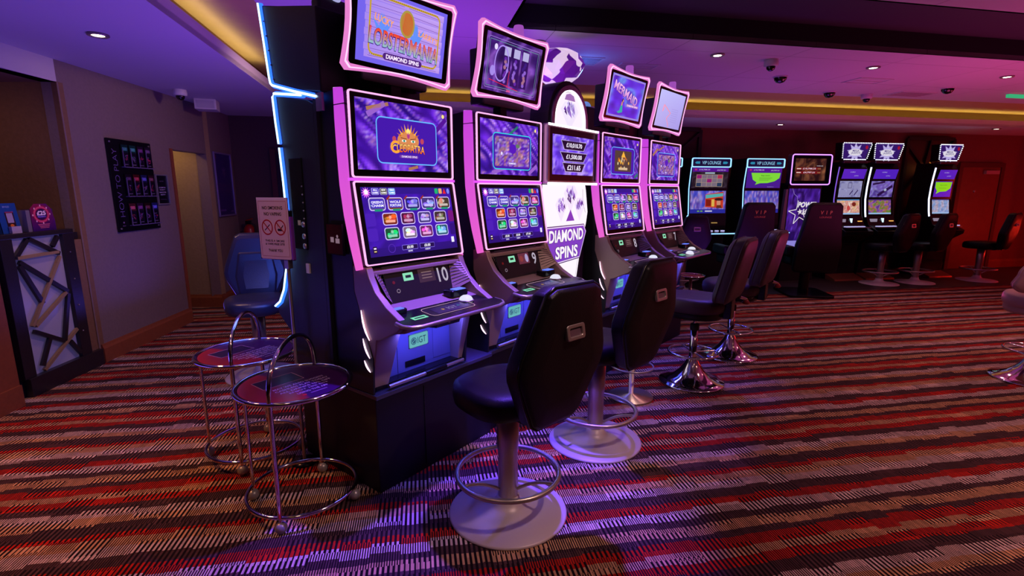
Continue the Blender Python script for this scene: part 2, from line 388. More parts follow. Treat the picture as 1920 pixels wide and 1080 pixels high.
# ------------------------------------------------------------------ ceiling
def qof(x, y): return Vector((x, y, 0)).dot(Q_)
def pof(x, y): return Vector((x, y, 0)).dot(P_)
ZS, ZF, ZM, ZC = 2.52, 2.625, 2.75, 2.93
qf = qof(5.2, 8.05); pl = pof(-2.2, 4.0)          # fascia planes: back, left
qy = qf - .72; py = pl + .40                      # yellow / main ceiling limits
cq0 = qof(2.378, 3.684); cq1 = qof(0, 4.25); cp0 = pof(.03, 4.0); PE = 14.5; QE = -5
def tile_mat():
    m = mat('ceiling_tiles', (.60, .57, .60), .75, bump=.04)
    nt = m.node_tree; N = nt.nodes; L = nt.links; b = N['Principled BSDF']
    tc = N.new('ShaderNodeTexCoord'); mp = N.new('ShaderNodeMapping'); mp.inputs['Rotation'].default_value = (0, 0, R(90-AC)*-1); L.new(tc.outputs['Object'], mp.inputs['Vector'])
    br = N.new('ShaderNodeTexBrick'); br.offset = 0; br.inputs['Scale'].default_value = 1; br.inputs['Brick Width'].default_value = 1.2; br.inputs['Row Height'].default_value = .9
    br.inputs['Mortar Size'].default_value = .004; br.inputs['Color1'].default_value = (.60, .57, .60, 1); br.inputs['Color2'].default_value = (.57, .54, .58, 1); br.inputs['Mortar'].default_value = (.28, .26, .28, 1)
    L.new(mp.outputs[0], br.inputs['Vector']); L.new(br.outputs['Color'], b.inputs['Base Color']); return m
tiles = tile_mat()
cm = MB()
def slab(mb, p0, p1, q0, q1, z, th=.04):
    c = [pq(p0, q0, z), pq(p1, q0, z), pq(p1, q1, z), pq(p0, q1, z)]; d = [(x, y, z+th) for x, y, z in c]
    mb.add(c+d, [(0,3,2,1),(4,5,6,7),(0,1,5,4),(1,2,6,5),(2,3,7,6),(3,0,4,7)])
slab(cm, py, PE, QE, cq0, ZM); slab(cm, py, PE, cq1, qy, ZM); slab(cm, py, cp0, cq0, cq1, ZM)
struct(cm.build('ceiling', tiles))
cm = MB(); slab(cm, cp0, PE, cq0, cq1, ZC)
for (a, b, c, d) in ((cp0-.02, cp0, cq0, cq1), (cp0, PE, cq1, cq1+.02), (cp0, PE, cq0-.02, cq0)):
    x = [pq(a, c, ZM), pq(b, c, ZM), pq(b, d, ZM), pq(a, d, ZM)]; y = [(q[0], q[1], ZC+.02) for q in x]
    cm.add(x+y, [(0,3,2,1),(4,5,6,7),(0,1,5,4),(1,2,6,5),(2,3,7,6),(3,0,4,7)])
struct(cm.build('ceiling', mat('dark_coffer', (.022, .014, .030), .75)))
cm = MB(); slab(cm, pl-.2, PE, qy, qf+.2, ZM+.002); slab(cm, pl-.2, py, QE, qy, ZM+.002)
struct(cm.build('ceiling', yell))
# low perimeter soffit, its fascia and the ochre riser above
cm = MB(); slab(cm, -6.5, PE, qf, qf+6, ZS); slab(cm, -8, pl, QE, qf, ZS)
struct(cm.build('ceiling', soff))
def wallq(a, b, z0, z1, th, name, m):
    a = Vector(a); b = Vector(b); t = (b-a).normalized(); n = Vector((t.y, -t.x))*th
    mb = MB(); c = [a, b, b+n, a+n]
    mb.add([(p.x, p.y, z0) for p in c]+[(p.x, p.y, z1) for p in c], [(0,3,2,1),(4,5,6,7),(0,1,5,4),(1,2,6,5),(2,3,7,6),(3,0,4,7)])
    return struct(mb.build(name, m))
P2 = lambda p, q: pq(p, q, 0)[:2]
wallq(P2(pl, qf), P2(PE, qf), ZS-.001, ZF, -.03, 'trim_2', soff)
wallq(P2(pl, QE), P2(pl, qf), ZS-.001, ZF, -.03, 'trim_3', soff)
wallq(P2(pl, qf+.15), P2(PE, qf+.15), ZF, ZM, -.03, 'trim_4', ochre)
wallq(P2(pl-.13, QE), P2(pl-.13, qf+.15), ZF, ZM, -.03, 'trim_5', ochre)
# cove lighting that makes the yellow band glow
def cove(p, lx, ang, tilt, e, c=(1, .66, .16)):
    l = bpy.data.lights.new('cove_light', 'AREA'); l.shape = 'RECTANGLE'; l.size = lx; l.size_y = .04; l.color = c; l.energy = e
    o = bpy.data.objects.new('cove_light', l); C.objects.link(o); o.location = p
    m = Matrix.Rotation(ang, 4, 'Z') @ Matrix.Rotation(math.pi - tilt, 4, 'X'); o.rotation_euler = m.to_euler()
q = pq(6.6, qf+.07, ZF-.03); cove(q, 13.5, THC, R(-30), 15, (1, .76, .25))
q = pq(pl-.06, 1.2, ZF-.03); cove(q, 9, THC+R(90), R(-30), 10, (1, .78, .42))

# ------------------------------------------------------------------ walls
WA = Vector((-3.622, 4.25)); WB = Vector((-3.738, 5.70)); dw = (WB-WA).normalized()
wallq(WA, WB, 0, ZS+.02, -.12, 'wall_left', wallm)
WC = Vector((-3.80, 6.47)); WD = Vector((-3.93, 7.30))
wallq(WB, WC, 1.945, ZS+.02, -.12, 'wall_left', wallm)
wallq(WC, WD, 0, ZS+.02, -.12, 'wall_left', wallm)
wallq((-5.2, 6.44), (WC.x, WC.y), 0, ZS, -.10, 'wall_left', mat('pale_wallpaper', (.34, .25, .14), .7, bump=.35, bscale=38, var=.15))
wallq((-5.2, 5.0), (-5.2, 6.44), 0, ZS, -.1, 'wall_left', wallb)
wallq((-5.2, 5.72), (WB.x-.12, 5.72), 0, ZS, .05, 'wall_left', wallb)
wallq(WD, (1.9, 8.50), 0, ZS+.02, -.12, 'wall_far', walld)
# recess beside the counter: bulkhead, side wall
BA = WA-dw*1.6
wallq(BA, WA, 2.347, ZS+.02, -.12, 'wall_left', soff)
wallq((-5.4, 4.243), (WA.x-.001, 4.2465), 0, 2.35, -.06, 'wall_left', wallb)
wallq((-5.0, 2.0), (-5.0, 4.27), 0, 2.35, -.1, 'wall_left', wallb)
mb = MB(); mb.add([(-5.2, 2.0, 2.347), (-3.55, 2.0, 2.347), (-3.62, 4.26, 2.347), (-5.2, 4.26, 2.347), (-5.2, 2.0, 2.4), (-3.6, 2.0, 2.4), (-3.66, 4.26, 2.4), (-5.2, 4.26, 2.4)], [(0,3,2,1),(4,5,6,7),(0,1,5,4),(1,2,6,5),(2,3,7,6),(3,0,4,7)])
struct(mb.build('trim_6', wallb))
# near wooden wall section at the left edge
wallq((-3.36, 2.2), (-3.452, 3.36), 0, .155, -.14, 'baseboard_near', wood)
wallq((-3.375, 2.2), (-3.467, 3.36), .155, 1.05, -.12, 'wall_near', wood)
wallq((-3.368, 2.2), (-3.452, 3.18), .20, 1.0, -.02, 'trim_7', black)
# baseboards
def bboard(a, b, name, n=-.022):
    a = Vector(a); b = Vector(b); t = (b-a).normalized(); nn = Vector((t.y, -t.x))
    prof = [(0, 0), (.024, 0), (.024, .125), (.014, .145), (.010, .165), (0, .165)]
    secs = [[(p.x+nn.x*x, p.y+nn.y*x, z) for x, z in prof] for p in (a, b)]
    mb = MB(); mb.loft(secs, False, True); return struct(mb.build(name, wood))
bboard(WA+dw*.02, WB, 'baseboard_left'); bboard((-4.9, 6.44), (WC.x+.01, WC.y), 'baseboard_left')
bboard(WC, WD, 'baseboard_left'); bboard(WD, (-1.0, 7.92), 'baseboard_far')
# opening jamb
mb = MB(); mb.box(-.07, 0, -.035, .012, 0, 1.95); o = struct(mb.build('trim_8', wood, loc=(WB.x+.012, WB.y+.015, 0), rot=(0, 0, R(4.6))))
# plain trim line on the poster wall corner
# back wall, right wall, wall behind the viewer
BW0 = Vector((1.9, 8.50)); BW1 = Vector((10.9, 10.17)); bd = (BW1-BW0).normalized(); bn = Vector((bd.y, -bd.x))
wallq(BW0, BW1, 0, ZS+.02, -.12, 'wall_back', wallr)
wallq(BW1, (13.6, -5), 0, ZS+.3, -.12, 'wall_right', wallr)
wallq((13.6, -4.4), (-6, -4.4), 0, ZM+.1, -.12, 'wall_behind', walld)
wallq((-5.4, -4.4), (-5.4, 4.4), 0, ZM+.1, -.12, 'wall_near', walld)
bboard(BW0, BW1, 'baseboard_back')
def bw(s_, d=0, z=0): p = BW0 + bd*s_ + bn*d; return Vector((p.x, p.y, z))   # along the back wall, d metres in front of it
THB = math.atan2(bd.y, bd.x)
# door in the back wall
t = bpy.data.objects.new('door_1', None); C.objects.link(t); t.location = bw(7.05, .0, 0); t.rotation_euler = (0, 0, THB); struct(t)
doorm = mat('red_brown_door', (.22, .05, .03), .45, var=.2, bscale=12, bump=.05)
MB().box(-.44, .44, -.045, -.005, .01, 1.93).build('door_leaf', doorm, t, .004)
f = MB(); f.box(-.52, -.44, -.06, 0, 0, 2.01); f.box(.44, .52, -.06, 0, 0, 2.01); f.box(-.44, .44, -.06, 0, 1.93, 2.01); f.build('door_frame', mat('dark_red_wood', (.10, .02, .02), .4, var=.2), t)
MB().box(.05, .36, -.10, -.045, 1.80, 1.87).build('door_closer', mat('closer_cover', (.5, .3, .3), .4), t, .006)
MB().lathe([(.022, 0), (.022, .012), (.014, .02)], 16).xf(Matrix.Translation((-.1, -.045, 1.48)) @ Matrix.Rotation(R(90), 4, 'X')).build('door_sign', silver, t)

# ------------------------------------------------------------------ slot machines of the pod
PUR = [(.20, .05, .52), (.38, .14, .80), (.52, .28, .86), (.34, .12, .74), (.70, .55, .90), (.30, .12, .76), (.62, .40, .70), (.26, .10, .70), (.14, .04, .46)]
PUR2 = [(.30, .16, .75), (.55, .40, .95), (.28, .12, .72), (.72, .62, .95), (.35, .2, .85)]
GOLD = (.92, .66, .22); GOLD2 = (.75, .40, .12)
TILE = [(.55, .5, .95), (.80, .45, .18), (.25, .2, .75), (.45, .35, .85), (.45, .36, .30), (.80, .25, .08), (.50, .12, .40), (.42, .36, .80), (.38, .30, .28),
        (.05, .55, .30), (.80, .70, .85), (.70, .22, .62), (.25, .60, .75)]
def icon(P, x0, y0, x1, y1, c, seed, label=None, green=False):
    r = (y1-y0)*.22; P.rrect(x0, y0, x1, y1, r, (.78, .72, .95)); P.up()
    t = (y1-y0)*.07; P.rrect(x0+t, y0+t, x1-t, y1-t, r*.8, tuple(q*.55 for q in c)); P.up()
    rs = random.Random(seed); w_, h = x1-x0, y1-y0
    for i in range(7):
        cc = tuple(max(0, min(1, q*(.6+rs.random()*1.2)+rs.random()*.12)) for q in c)
        P.ell(x0+w_*(.25+.5*rs.random()), y0+h*(.3+.4*rs.random()), w_*(.08+.14*rs.random()), h*(.08+.14*rs.random()), cc, 8)
    P.up(); 
    hi = tuple(min(1, q*.5+.5) for q in c)
    if label:
        L = label.split('|')
        P.rrect(x0+w_*.1, y0+h*.2, x1-w_*.1, y1-h*.14, r*.5, (.22, .14, .72)); P.up()
        for i, q in enumerate(L): P.text(q, (x0+x1)/2, y1-h*(.36+i*.26), h*.2, (.95, .93, 1), .02, w_*.72)
        P.l -= 1
    else:
        P.rrect(x0+w_*.18, y0+h*.22, x1-w_*.18, y0+h*.42, h*.06, hi)
        P.star((x0+x1)/2, y0+h*.64, h*.2, h*.1, hi, 4+seed % 4)
    if green: P.rrect(x0+w_*.28, y0-h*.06, x1-w_*.22, y0+h*.10, h*.04, (.05, .55, .42))
    P.l -= 3
def game_picture(P, kind):
    w_, h = P.w, P.h
    P.swirl(0, 0, w_, h, PUR, 1.3 + kind*7, 40, 30, ax=.55, ay=2.4, rot=-.75, dark=.18); P.up()
    rs = random.Random(kind*13+5)
    for i in range(9):     # blurred flying shapes
        cx, cy = rs.random()*w_, rs.random()*h; a = rs.random()*.05+.02
        if abs(cx-w_/2) < w_*.27 and abs(cy-h/2) < h*.3: continue
        c = rs.choice([(.30, .06, .55), (.55, .35, .75), (.62, .42, .30), (.12, .42, .40), (.75, .55, .85), (.18, .05, .42)])
        P.line(max(.01, cx-a), max(.01, cy-a*.6), min(w_-.01, cx+a), min(h-.01, cy+a*.6), .012+.014*rs.random(), c)
    P.up()
    cx0, cy0, cx1, cy1 = w_*.19, h*.10, w_*.86, h*.78
    P.rrect(cx0, cy0, cx1, cy1, .03, (.24, .08, .62)); P.up()
    P.ring(cx0, cy0, cx1, cy1, .03, .0055, (.38, .68, .95) if kind != 1 else (.15, .80, .85)); P.up()
    mx, my = (cx0+cx1)/2, (cy0+cy1)/2
    if kind == 0:
        P.ell(mx, my+h*.02, w_*.12, h*.14, (.80, .50, .30)); P.up()
        for k in range(9):
            a = R(20+k*17.5); P.poly([(mx+w_*.085*math.cos(a-.12), my+h*.05+h*.10*math.sin(a-.12)), (mx+w_*.135*math.cos(a), my+h*.05+h*.23*math.sin(a)), (mx+w_*.085*math.cos(a+.12), my+h*.05+h*.10*math.sin(a+.12))], GOLD if k % 2 else GOLD2)
        P.up(); P.ell(mx, my+h*.16, .012, .014, (.98, .85, .45)); P.ell(mx, my+h*.10, .009, .016, (.65, .2, .5))
        for sx in (-1, 1):
            P.up(); P.ell(mx+sx*w_*.05, my+h*.015, .014, .0062, (.92, .9, .85)); P.up(); P.ell(mx+sx*w_*.05, my+h*.015, .006, .006, (.08, .50, .42)); P.l -= 2
            P.line(mx+sx*w_*.02, my+h*.045, mx+sx*w_*.085, my+h*.06, .003, (.25, .1, .1))
            P.ell(mx+sx*w_*.155, my+h*.03, .012, .014, (.70, .25, .35))
        P.up(2); P.text('CLEOPATRA', mx, my-h*.095, h*.13, (.12, .05, .15), .05, w_*.37, arc=.006); P.up()
        P.text('CLEOPATRA', mx, my-h*.095, h*.12, (.98, .80, .42), .015, w_*.36, arc=.006, col2=(.90, .30, .10)); P.up()
        P.text('C', mx-w_*.155, my-h*.085, h*.19, (.98, .62, .20), .03); P.up()
        P.rrect(mx-w_*.11, my-h*.245, mx+w_*.10, my-h*.20, .006, (.42, .22, .60)); P.up(); P.text('DIAMOND SPINS', mx, my-h*.222, h*.03, (.92, .86, 1), .01)
    elif kind == 2:
        P.rrect(mx-w_*.24, my-h*.26, mx+w_*.24, my+h*.26, .01, (.28, .22, .20)); P.up()
        for k in range(26):
            a = rs.random()*6.28; r = rs.random()
            P.ell(mx+math.cos(a)*w_*.17*r, my+h*.0+math.sin(a)*h*.18*r, .010, .013, rs.choice([GOLD, (.5, .35, .25), (.8, .75, .6), (.25, .18, .25), GOLD2]), 7)
        P.up(); P.poly([(mx-w_*.06, my+h*.10), (mx, my+h*.25), (mx+w_*.06, my+h*.10)], GOLD); P.rrect(mx-w_*.13, my-h*.22, mx+w_*.13, my-h*.16, .005, (.78, .68, .55))
    else:
        P.swirl(cx0+.02, cy0+.02, cx1-.02, cy1-.02, [(.62, .42, .40), (.45, .25, .70), (.70, .52, .55), (.32, .10, .68), (.55, .45, .50), (.60, .50, .82), (.26, .06, .60)], 5.5+kind, 22, 16, ax=3.4, ay=3.0, dark=.3); P.up()
        P.ell(mx, my+h*.06, .035, .03, (.30, .08, .68)); P.ell(mx+.05, my+h*.12, .02, .012, (.35, .45, .35)); P.ell(mx-.11, my-h*.04, .009, .010, (.85, .8, .98)); P.up(); P.rrect(mx-w_*.08, my-h*.25, mx+w_*.06, my-h*.19, .006, (.45, .3, .7)); P.up(); P.text('DIAMOND' if kind == 1 else 'SPIN', mx-w_*.01, my-h*.22, h*.035, (.95, .92, 1), .02)
    P.up(); P.ell(w_*.935, h*.90, .009, .010, (.95, .85, .5))
def menu_picture(P, kind):
    w_, h = P.w, P.h
    P.rect(0, 0, w_, h, None, [(.13, .04, .42), (.12, .04, .40), (.24, .06, .66), (.22, .05, .60)]); P.up()
    P.swirl(0, h*.12, w_, h*.92, [(.17, .05, .52), (.24, .07, .66), (.20, .06, .58)], 4+kind, 18, 12, dark=.12); P.up()
    P.rect(0, h*.90, w_, h, (.15, .06, .5)); P.up()
    P.star(w_*.045, h*.92, .028, .014, (.85, .4, .9), 12); P.up(); P.poly([(w_*.02, h*.93), (w_*.045, h*.975), (w_*.07, h*.93)], (1, .9, 1)); P.rect(w_*.028, h*.895, w_*.062, h*.935, (1, .9, 1)); P.l -= 1
    for i, (a, b, c) in enumerate((('ALL', 'GAMES', (.30, .2, .75)), ('NEW', 'GAMES', (.25, .22, .15)), ('PREMIUM', 'GAMES', (.2, .55, .85)))):
        x = w_*(.10+i*.085); P.rrect(x, h*.89, x+w_*.072, h*.985, .006, (.8, .78, .95)); P.up(); P.rrect(x+.002, h*.893, x+w_*.072-.002, h*.982, .005, c); P.up()
        P.text(a, x+w_*.036, h*.958, h*.03, (1, 1, 1), .02, w_*.045); P.text(b, x+w_*.036, h*.918, h*.026, (1, 1, 1), .02, w_*.055); P.l -= 2
    for i, c in enumerate(((.05, .65, .40), (.85, .62, .40), (.85, .12, .15), (.45, .48, .90))):
        x = w_*(.80+i*.05)
        if i < 2: P.rrect(x, h*.90, x+w_*.04, h*.985, .005, c)
        elif i == 2: P.poly([(x, h*.90), (x+w_*.042, h*.90), (x+w_*.021, h*.985)], c)
        else: P.ell(x+w_*.02, h*.94, w_*.018, h*.045, c, 14)
    names = ["GREEN'S|CHARM", 'WOLF|FORTUNE', None, None, None] if kind == 0 else ["GREEN'S|CHARM", "GREEN'S|CHARM", None, None, None]
    for i in range(5):
        x = w_*(.055+i*.188); c = TILE[i] if kind == 0 else TILE[(0, 0, 3, 4, 11)[i]]
        icon(P, x, h*.66, x+w_*.165, h*.85, c, i+1+kind, names[i], True)
        if i: P.up(4); P.poly([(x-.006, h*.83), (x+.016, h*.88), (x+.02, h*.86), (x, h*.81)], (.55, .15, .10)); P.l -= 4
    for j in range(2):
        for i in range(4):
            x = w_*(.17+i*.193); y = h*(.44-j*.215); icon(P, x, y, x+w_*.155, y+h*.185, TILE[5+j*4+i], 11+j*4+i)
        P.rrect(-.0+w_*.0, h*(.44-j*.215), w_*.10, h*(.625-j*.215), .01, (.26, .10, .66)); P.rrect(w_*.93, h*(.44-j*.215), w_, h*(.625-j*.215), .01, (.42, .06, .45) if j == 0 else (.15, .04, .45))
    nb = 2 if kind == 0 else 3
    for i in range(nb):
        x = w_*(.33+i*.2) if nb == 2 else w_*(.22+i*.19); P.ring(x, h*.055, x+w_*.175, h*.135, .004, .0022, (.5, .42, .9)); P.up()
        P.rrect(x+.003, h*.062, x+w_*.172, h*.128, .003, (.08, .02, .25)); P.up(); P.text(('£0.00', '£0.00', '£77.60')[i] if nb == 3 else '£0.00', x+w_*.087, h*.096, h*.042, (.96, .95, 1), .02)
        P.text(('BANK', 'CREDIT', 'WIN')[i], x+w_*.087, h*.036, h*.024, (.9, .88, 1), .02); P.l -= 2
    P.rect(w_*.93, h*.10, w_*.965, h*.19, (.88, .87, .98)); P.rect(w_*.03, h*.05, w_*.07, h*.15, (.12, .06, .2)); P.up(); P.rect(w_*.038, h*.07, w_*.062, h*.085, (.9, .8, .5)); P.rect(w_*.038, h*.11, w_*.062, h*.13, (.95, .9, 1))
    P.ering(w_*.22, h*.10, .022, .022, .004, (.28, .14, .62))
def topper_picture(P, kind):
    w_, h = P.w, P.h
    if kind == 0:
        P.rect(0, 0, w_, h, (.42, .36, .86)); P.up()
        x0, y0, x1, y1 = w_*.08, h*.07, w_*.95, h*.95
        for i in range(9):
            a = y0+(y1-y0)*i/9; b = a+(y1-y0)/9*.96; P.rect(x0-.004*(i % 2), a, x1+.004*((i+1) % 2), b, None, [(.62, .50, .86), (.66, .52, .84), (.72, .60, .90), (.60, .5, .88)])
            P.up(); P.line(x0+.02, a+.008, x0+w_*.4, a+.012, .0016, (.36, .2, .6)); P.line(x0+w_*.45, a+.012, x1-.02, a+.006, .0016, (.36, .2, .6)); P.l -= 1
        P.up(2); P.ring(x0+.018, y0+.012, x1-.018, y1-.006, .035, .009, (.72, .58, .18)); P.up()
        for i in range(34):
            t = i/34; P.ell(x0+.03+(x1-x0-.06)*t, y1-.0105, .0022, .003, (.42, .3, .08), 6); P.ell(x0+.03+(x1-x0-.06)*t, y0+.0165, .0022, .003, (.42, .3, .08), 6)
        # splashes behind the lettering
        for sx, k in ((-.5, 1), (.25, 1)):
            for a in range(7): P.poly([(w_*(.5+sx*.5)-.02, h*.42), (w_*(.5+sx*.5)+.02, h*.42), (w_*(.5+sx*.5)+math.sin(a-3)*.06, h*(.66+.06*math.cos(a*2)))], (.36, .52, .90))
        P.up()
        P.text('LUCKY', w_*.27, h*.62, h*.10, (.95, .60, .25), .01, w_*.20, rot=-8); P.text("LARRY'S", w_*.78, h*.56, h*.09, (.95, .60, .25), .01, w_*.24, rot=-8); P.up()
        P.ell(w_*.52, h*.66, .045, .06, (.62, .55, .25)); P.ell(w_*.52, h*.66, .036, .05, (.75, .3, .15)); P.up()     # plain generic float instead of the cartoon figure
        P.text('LOBSTERMANIA', w_*.515, h*.345, h*.25, (.25, .08, .45), .05, w_*.80, rot=-3); P.up()
        P.text('LOBSTERMANIA', w_*.515, h*.35, h*.235, (.90, .22, .12), .02, w_*.79, rot=-3, col2=(.50, .72, .78)); P.up()
        P.rrect(w_*.27, h*.085, w_*.72, h*.185, .016, (.28, .12, .45)); P.up(); P.text('DIAMOND SPINS', w_*.495, h*.135, h*.062, (.95, .88, 1), .03, w_*.38)
    elif kind == 1:
        P.swirl(0, 0, w_, h, [(.12, .05, .28), (.32, .18, .52), (.5, .3, .7), (.2, .08, .4)], 3); P.up()
        P.ring(.018, .015, w_-.02, h-.02, .012, .003, (.55, .45, .75)); P.ring(.03, .026, w_-.034, h-.032, .004, .0035, (.35, .5, .55)); P.up()
        for i in range(3):
            x = w_*(.30+i*.165); P.rect(x, h*.16, x+w_*.135, h*.86, (.16, .06, .34)); P.up(); P.rect(x+.006, h*.68, x+w_*.135-.006, h*.84, (.66, .64, .82)); 
            for k in range(9): P.ell(x+w_*.067+random.uniform(-.015, .015), h*(.22+.05*k), .013, .012, random.choice([(.35, .15, .6), (.5, .35, .75), (.2, .1, .45), (.6, .4, .5)]), 8)
            P.l -= 1
        P.up(2); P.ering(w_*.28, h*.52, .065, .10, .008, (.62, .5, .88)); P.ell(w_*.14, h*.36, .022, .028, (.6, .5, .85)); P.ell(w_*.16, h*.78, .014, .016, (.85, .8, 1))
        P.line(w_*.10, h*.20, w_*.62, h*.10, .003, (.9, .12, .2)); P.line(w_*.43, h*.42, w_*.42, h*.12, .003, (.95, .2, .25)); P.text('2840', w_*.45, h*.06, h*.045, (.9, .3, .5), .02)
    elif kind == 2:
        P.rect(0, 0, w_, h, (.50, .44, .86)); P.up(); P.swirl(.012, .012, w_-.012, h-.012, [(.32, .14, .75), (.38, .26, .85), (.38, .55, .88), (.28, .12, .7)], 8, ax=.6, ay=1.2, dark=.15); P.up()
        P.ring(.008, .008, w_-.008, h-.008, .02, .005, (.62, .55, .72)); 
        P.text('MERMAID', w_*.46, h*.60, h*.22, (.30, .12, .55), .05, w_*.78, rot=-14, arc=.0); P.up(); P.text('MERMAID', w_*.46, h*.605, h*.21, (.92, .72, .88), .02, w_*.77, rot=-14, col2=(.7, .45, .75))
        P.rrect(w_*.52, h*.30, w_*.90, h*.37, .008, (.62, .40, .72)); P.up(); P.text('DIAMOND SPINS', w_*.71, h*.335, h*.04, (.95, .85, .95), .02, w_*.33)
        # little swimming figure
        P.ell(w_*.40, h*.42, .012, .018, (.10, .05, .12)); P.up(); P.ell(w_*.41, h*.42, .007, .011, (.80, .55, .45)); P.ell(w_*.385, h*.33, .010, .022, (.78, .52, .42)); P.up()
        P.poly([(w_*.36, h*.30), (w_*.41, h*.30), (w_*.43, h*.14), (w_*.33, h*.10), (w_*.27, h*.13), (w_*.34, h*.17)], (.10, .62, .60))
    else:
        P.rect(0, 0, w_, h, None, [(.66, .62, .86), (.60, .56, .84), (.66, .64, .90), (.70, .70, .92)]); P.up()
        for k in range(7): P.rect(w_*(.55), h*(.18+.06*k), w_*(.82), h*(.19+.06*k), (.56, .52, .80))
        P.up(); Z_ = [(.22, .62), (.52, .42), (.40, .26), (.50, .10), (.53, .02)]
        for a, b in zip(Z_, Z_[1:]): P.line(w_*a[0], h*a[1], w_*b[0], h*b[1], .006, (.98, .48, .45))
        P.line(w_*.22, h*.60, w_*.20, h*.42, .009, (.98, .5, .55)); P.line(w_*.25, h*.6, w_*.22, h*.44, .005, (.98, .5, .55))
W2 = .325
def pincushion(w_, h, d, r, n=9):
    # rounded-corner outline whose sides bow inwards
    c = [(w_/2, h/2), (-w_/2, h/2), (-w_/2, -h/2), (w_/2, -h/2)]; pts = []
    for k in range(4):
        a = Vector(c[k]); b = Vector(c[(k+1) % 4]); t = (b-a).normalized(); nn = Vector((-t.y, t.x)); L_ = (b-a).length
        for i in range(n):
            f = i/(n-1); q = a + t*(r*.8 + (L_-1.6*r)*f); pts.append(tuple(q + nn*(d*math.sin(math.pi*f))))
    return pts
def slot_machine(num, loc, rz, label, full=True, topk=0, plinth_z=.525):
    t = thing('slot_machine', label, 'slot machine', (loc[0], loc[1], plinth_z), rz, 'slot machines on the black plinth')
    # carcass and side panels
    MB().prism([(.21, .0), (.08, .0), (.08, .30), (.03, .44), (.03, 1.02), (.03, 1.42), (.21, 1.40)], 'x', -W2+.012, W2-.012).build('cabinet', blackm, t, .004)
    for s in (-1, 1):
        o = MB().prism([(.215, .0), (-.075, .0), (-.085, .18), (-.03, .33), (.035, .50), (.035, 1.43), (.215, 1.415)], 'x', s*W2, s*(W2-.010)).build('side_panel', blackm, t)
    # glowing side shells
    for s in (-1, 1):
        fr = [(.012, 1.425), (.006, 1.30), (.004, 1.15), (.0, 1.00), (-.015, .86), (-.038, .74), (-.066, .615)]
        bk = [(.012+.07, 1.43), (.086, 1.30), (.084, 1.15), (.078, 1.00), (.058, .86), (.03, .74), (-.01, .605)]
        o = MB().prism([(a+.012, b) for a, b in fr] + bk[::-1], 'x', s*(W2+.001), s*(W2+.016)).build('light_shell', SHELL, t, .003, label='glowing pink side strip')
        MB().box(s*(W2+.002), s*(W2+.0175), .0, .09, 1.352, 1.356).build('shell_joint', black, o)
    # screens
    for (nm, zb, yb, zt, yt, fn, kk) in (('upper_screen', 1.033, 0., 1.418, 0., game_picture, num), ('lower_screen', .628, -.068, 1.018, -.002, menu_picture, num)):
        h = math.hypot(zt-zb, yt-yb); ang = math.atan2(yt-yb, zt-zb)
        M = Matrix.Translation((0, yb, zb)) @ Matrix.Rotation(-ang, 4, 'X') if False else Matrix.Translation((0, yb, zb)) @ Matrix(((1,0,0,0),(0,math.cos(ang),math.sin(ang),0),(0,-math.sin(ang),math.cos(ang),0),(0,0,0,1)))
        b_ = MB().prism(rr(2*W2-.004, h, .014, 0, h/2), 'y', .002, .03); b_.xf(M); s_ = b_.build(nm, black, t)
        o = MB().frame(rr(2*W2-.004, h, .014, 0, h/2), rr(2*W2-.017, h-.013, .010, 0, h/2), 'y', -.006, .004).xf(M).build('light_frame', PINKL, s_, label='pinkish white light border')
        P = Pic(.575, h-.066); fn(P, kk)
        up = M.to_3x3() @ Vector((0, 0, 1)); p0 = M @ Vector((-.2875, .0005, .038))
        P.build('display', p0, (1, 0, 0), up, s_, 'screen_main', 1.2)
    MB().box(-W2-.012, W2+.012, .0, .03, 1.019, 1.032).build('light_bar', glow('magenta_light_strip', (.75, .08, .9), 1.1), t)
    # control housing below the screens
    ck = [(.05, .625), (-.066, .622), (-.085, .575), (-.125, .512), (-.20, .452), (-.27, .415), (-.30, .398), (-.30, .372), (-.27, .345), (-.14, .285), (.05, .25)]
    for s in (-1, 1):
        MB().prism(ck, 'x', s*(W2-.002), s*(W2-.040)).build('cheek_panel', bronze, t, .006, 3)
        o = MB().add([(s*(W2-.038), -.085, .585), (s*(W2-.038), -.165, .492), (s*(W2-.12), -.10, .44), (s*(W2-.09), -.035, .60)], [(0,1,2,3)] if s < 0 else [(3,2,1,0)]).build('speaker_grille', bronze, t)
        sl = MB()
        for k in range(8):
            a = Vector((s*(W2-.044), -.088-.009*k, .575-.0105*k)); b = Vector((s*(W2-.098-.002*k), -.042-.007*k, .592-.019*k)); sl.bar(a+Vector((0, -.003, .003)), b+Vector((0, -.003, .003)), .003, .002, (0, -.7, .7))
        sl.build('grille_slots', rubber, o)
    P = Pic(.50, .185); P.rect(0, 0, .50, .185, (.045, .03, .045)); P.up()
    P.rrect(.13, .098, .205, .138, .003, (.62, 1, .82)); P.up(); P.rrect(.147, .112, .188, .126, .002, (.05, .12, .08)); P.l -= 1
    P.rrect(.245, .075, .375, .145, .002, (.26, .17, .20) if num != 1 else (.45, .2, .28)); P.up()
    if num == 1: P.ell(.345, .11, .02, .028, (.75, .7, .9)); P.ell(.28, .11, .022, .02, (.6, .25, .25))
    else:
        for k in range(3): P.rect(.27, .095+.015*k, .35, .099+.015*k, (.62, .5, .5))
    P.text(('10', '9', '8', '7')[num], .44, .10, .078, (.80, .76, .84), .015)
    P.text('GAMES', .42, .168, .010, (.45, .35, .42), .01); P.text('LINKED', .13, .158, .010, (.6, .12, .10), .01)
    P.ell(.055, .10, .010, .008, (.45, .08, .08)); P.ering(.075, .055, .013, .010, .003, (.7, .62, .7))
    P.scale(.86); P.build('control_panel', (-.215, -.098, .436), (1, 0, 0), (0, .055, .165), t, 'screen_dim', .75)
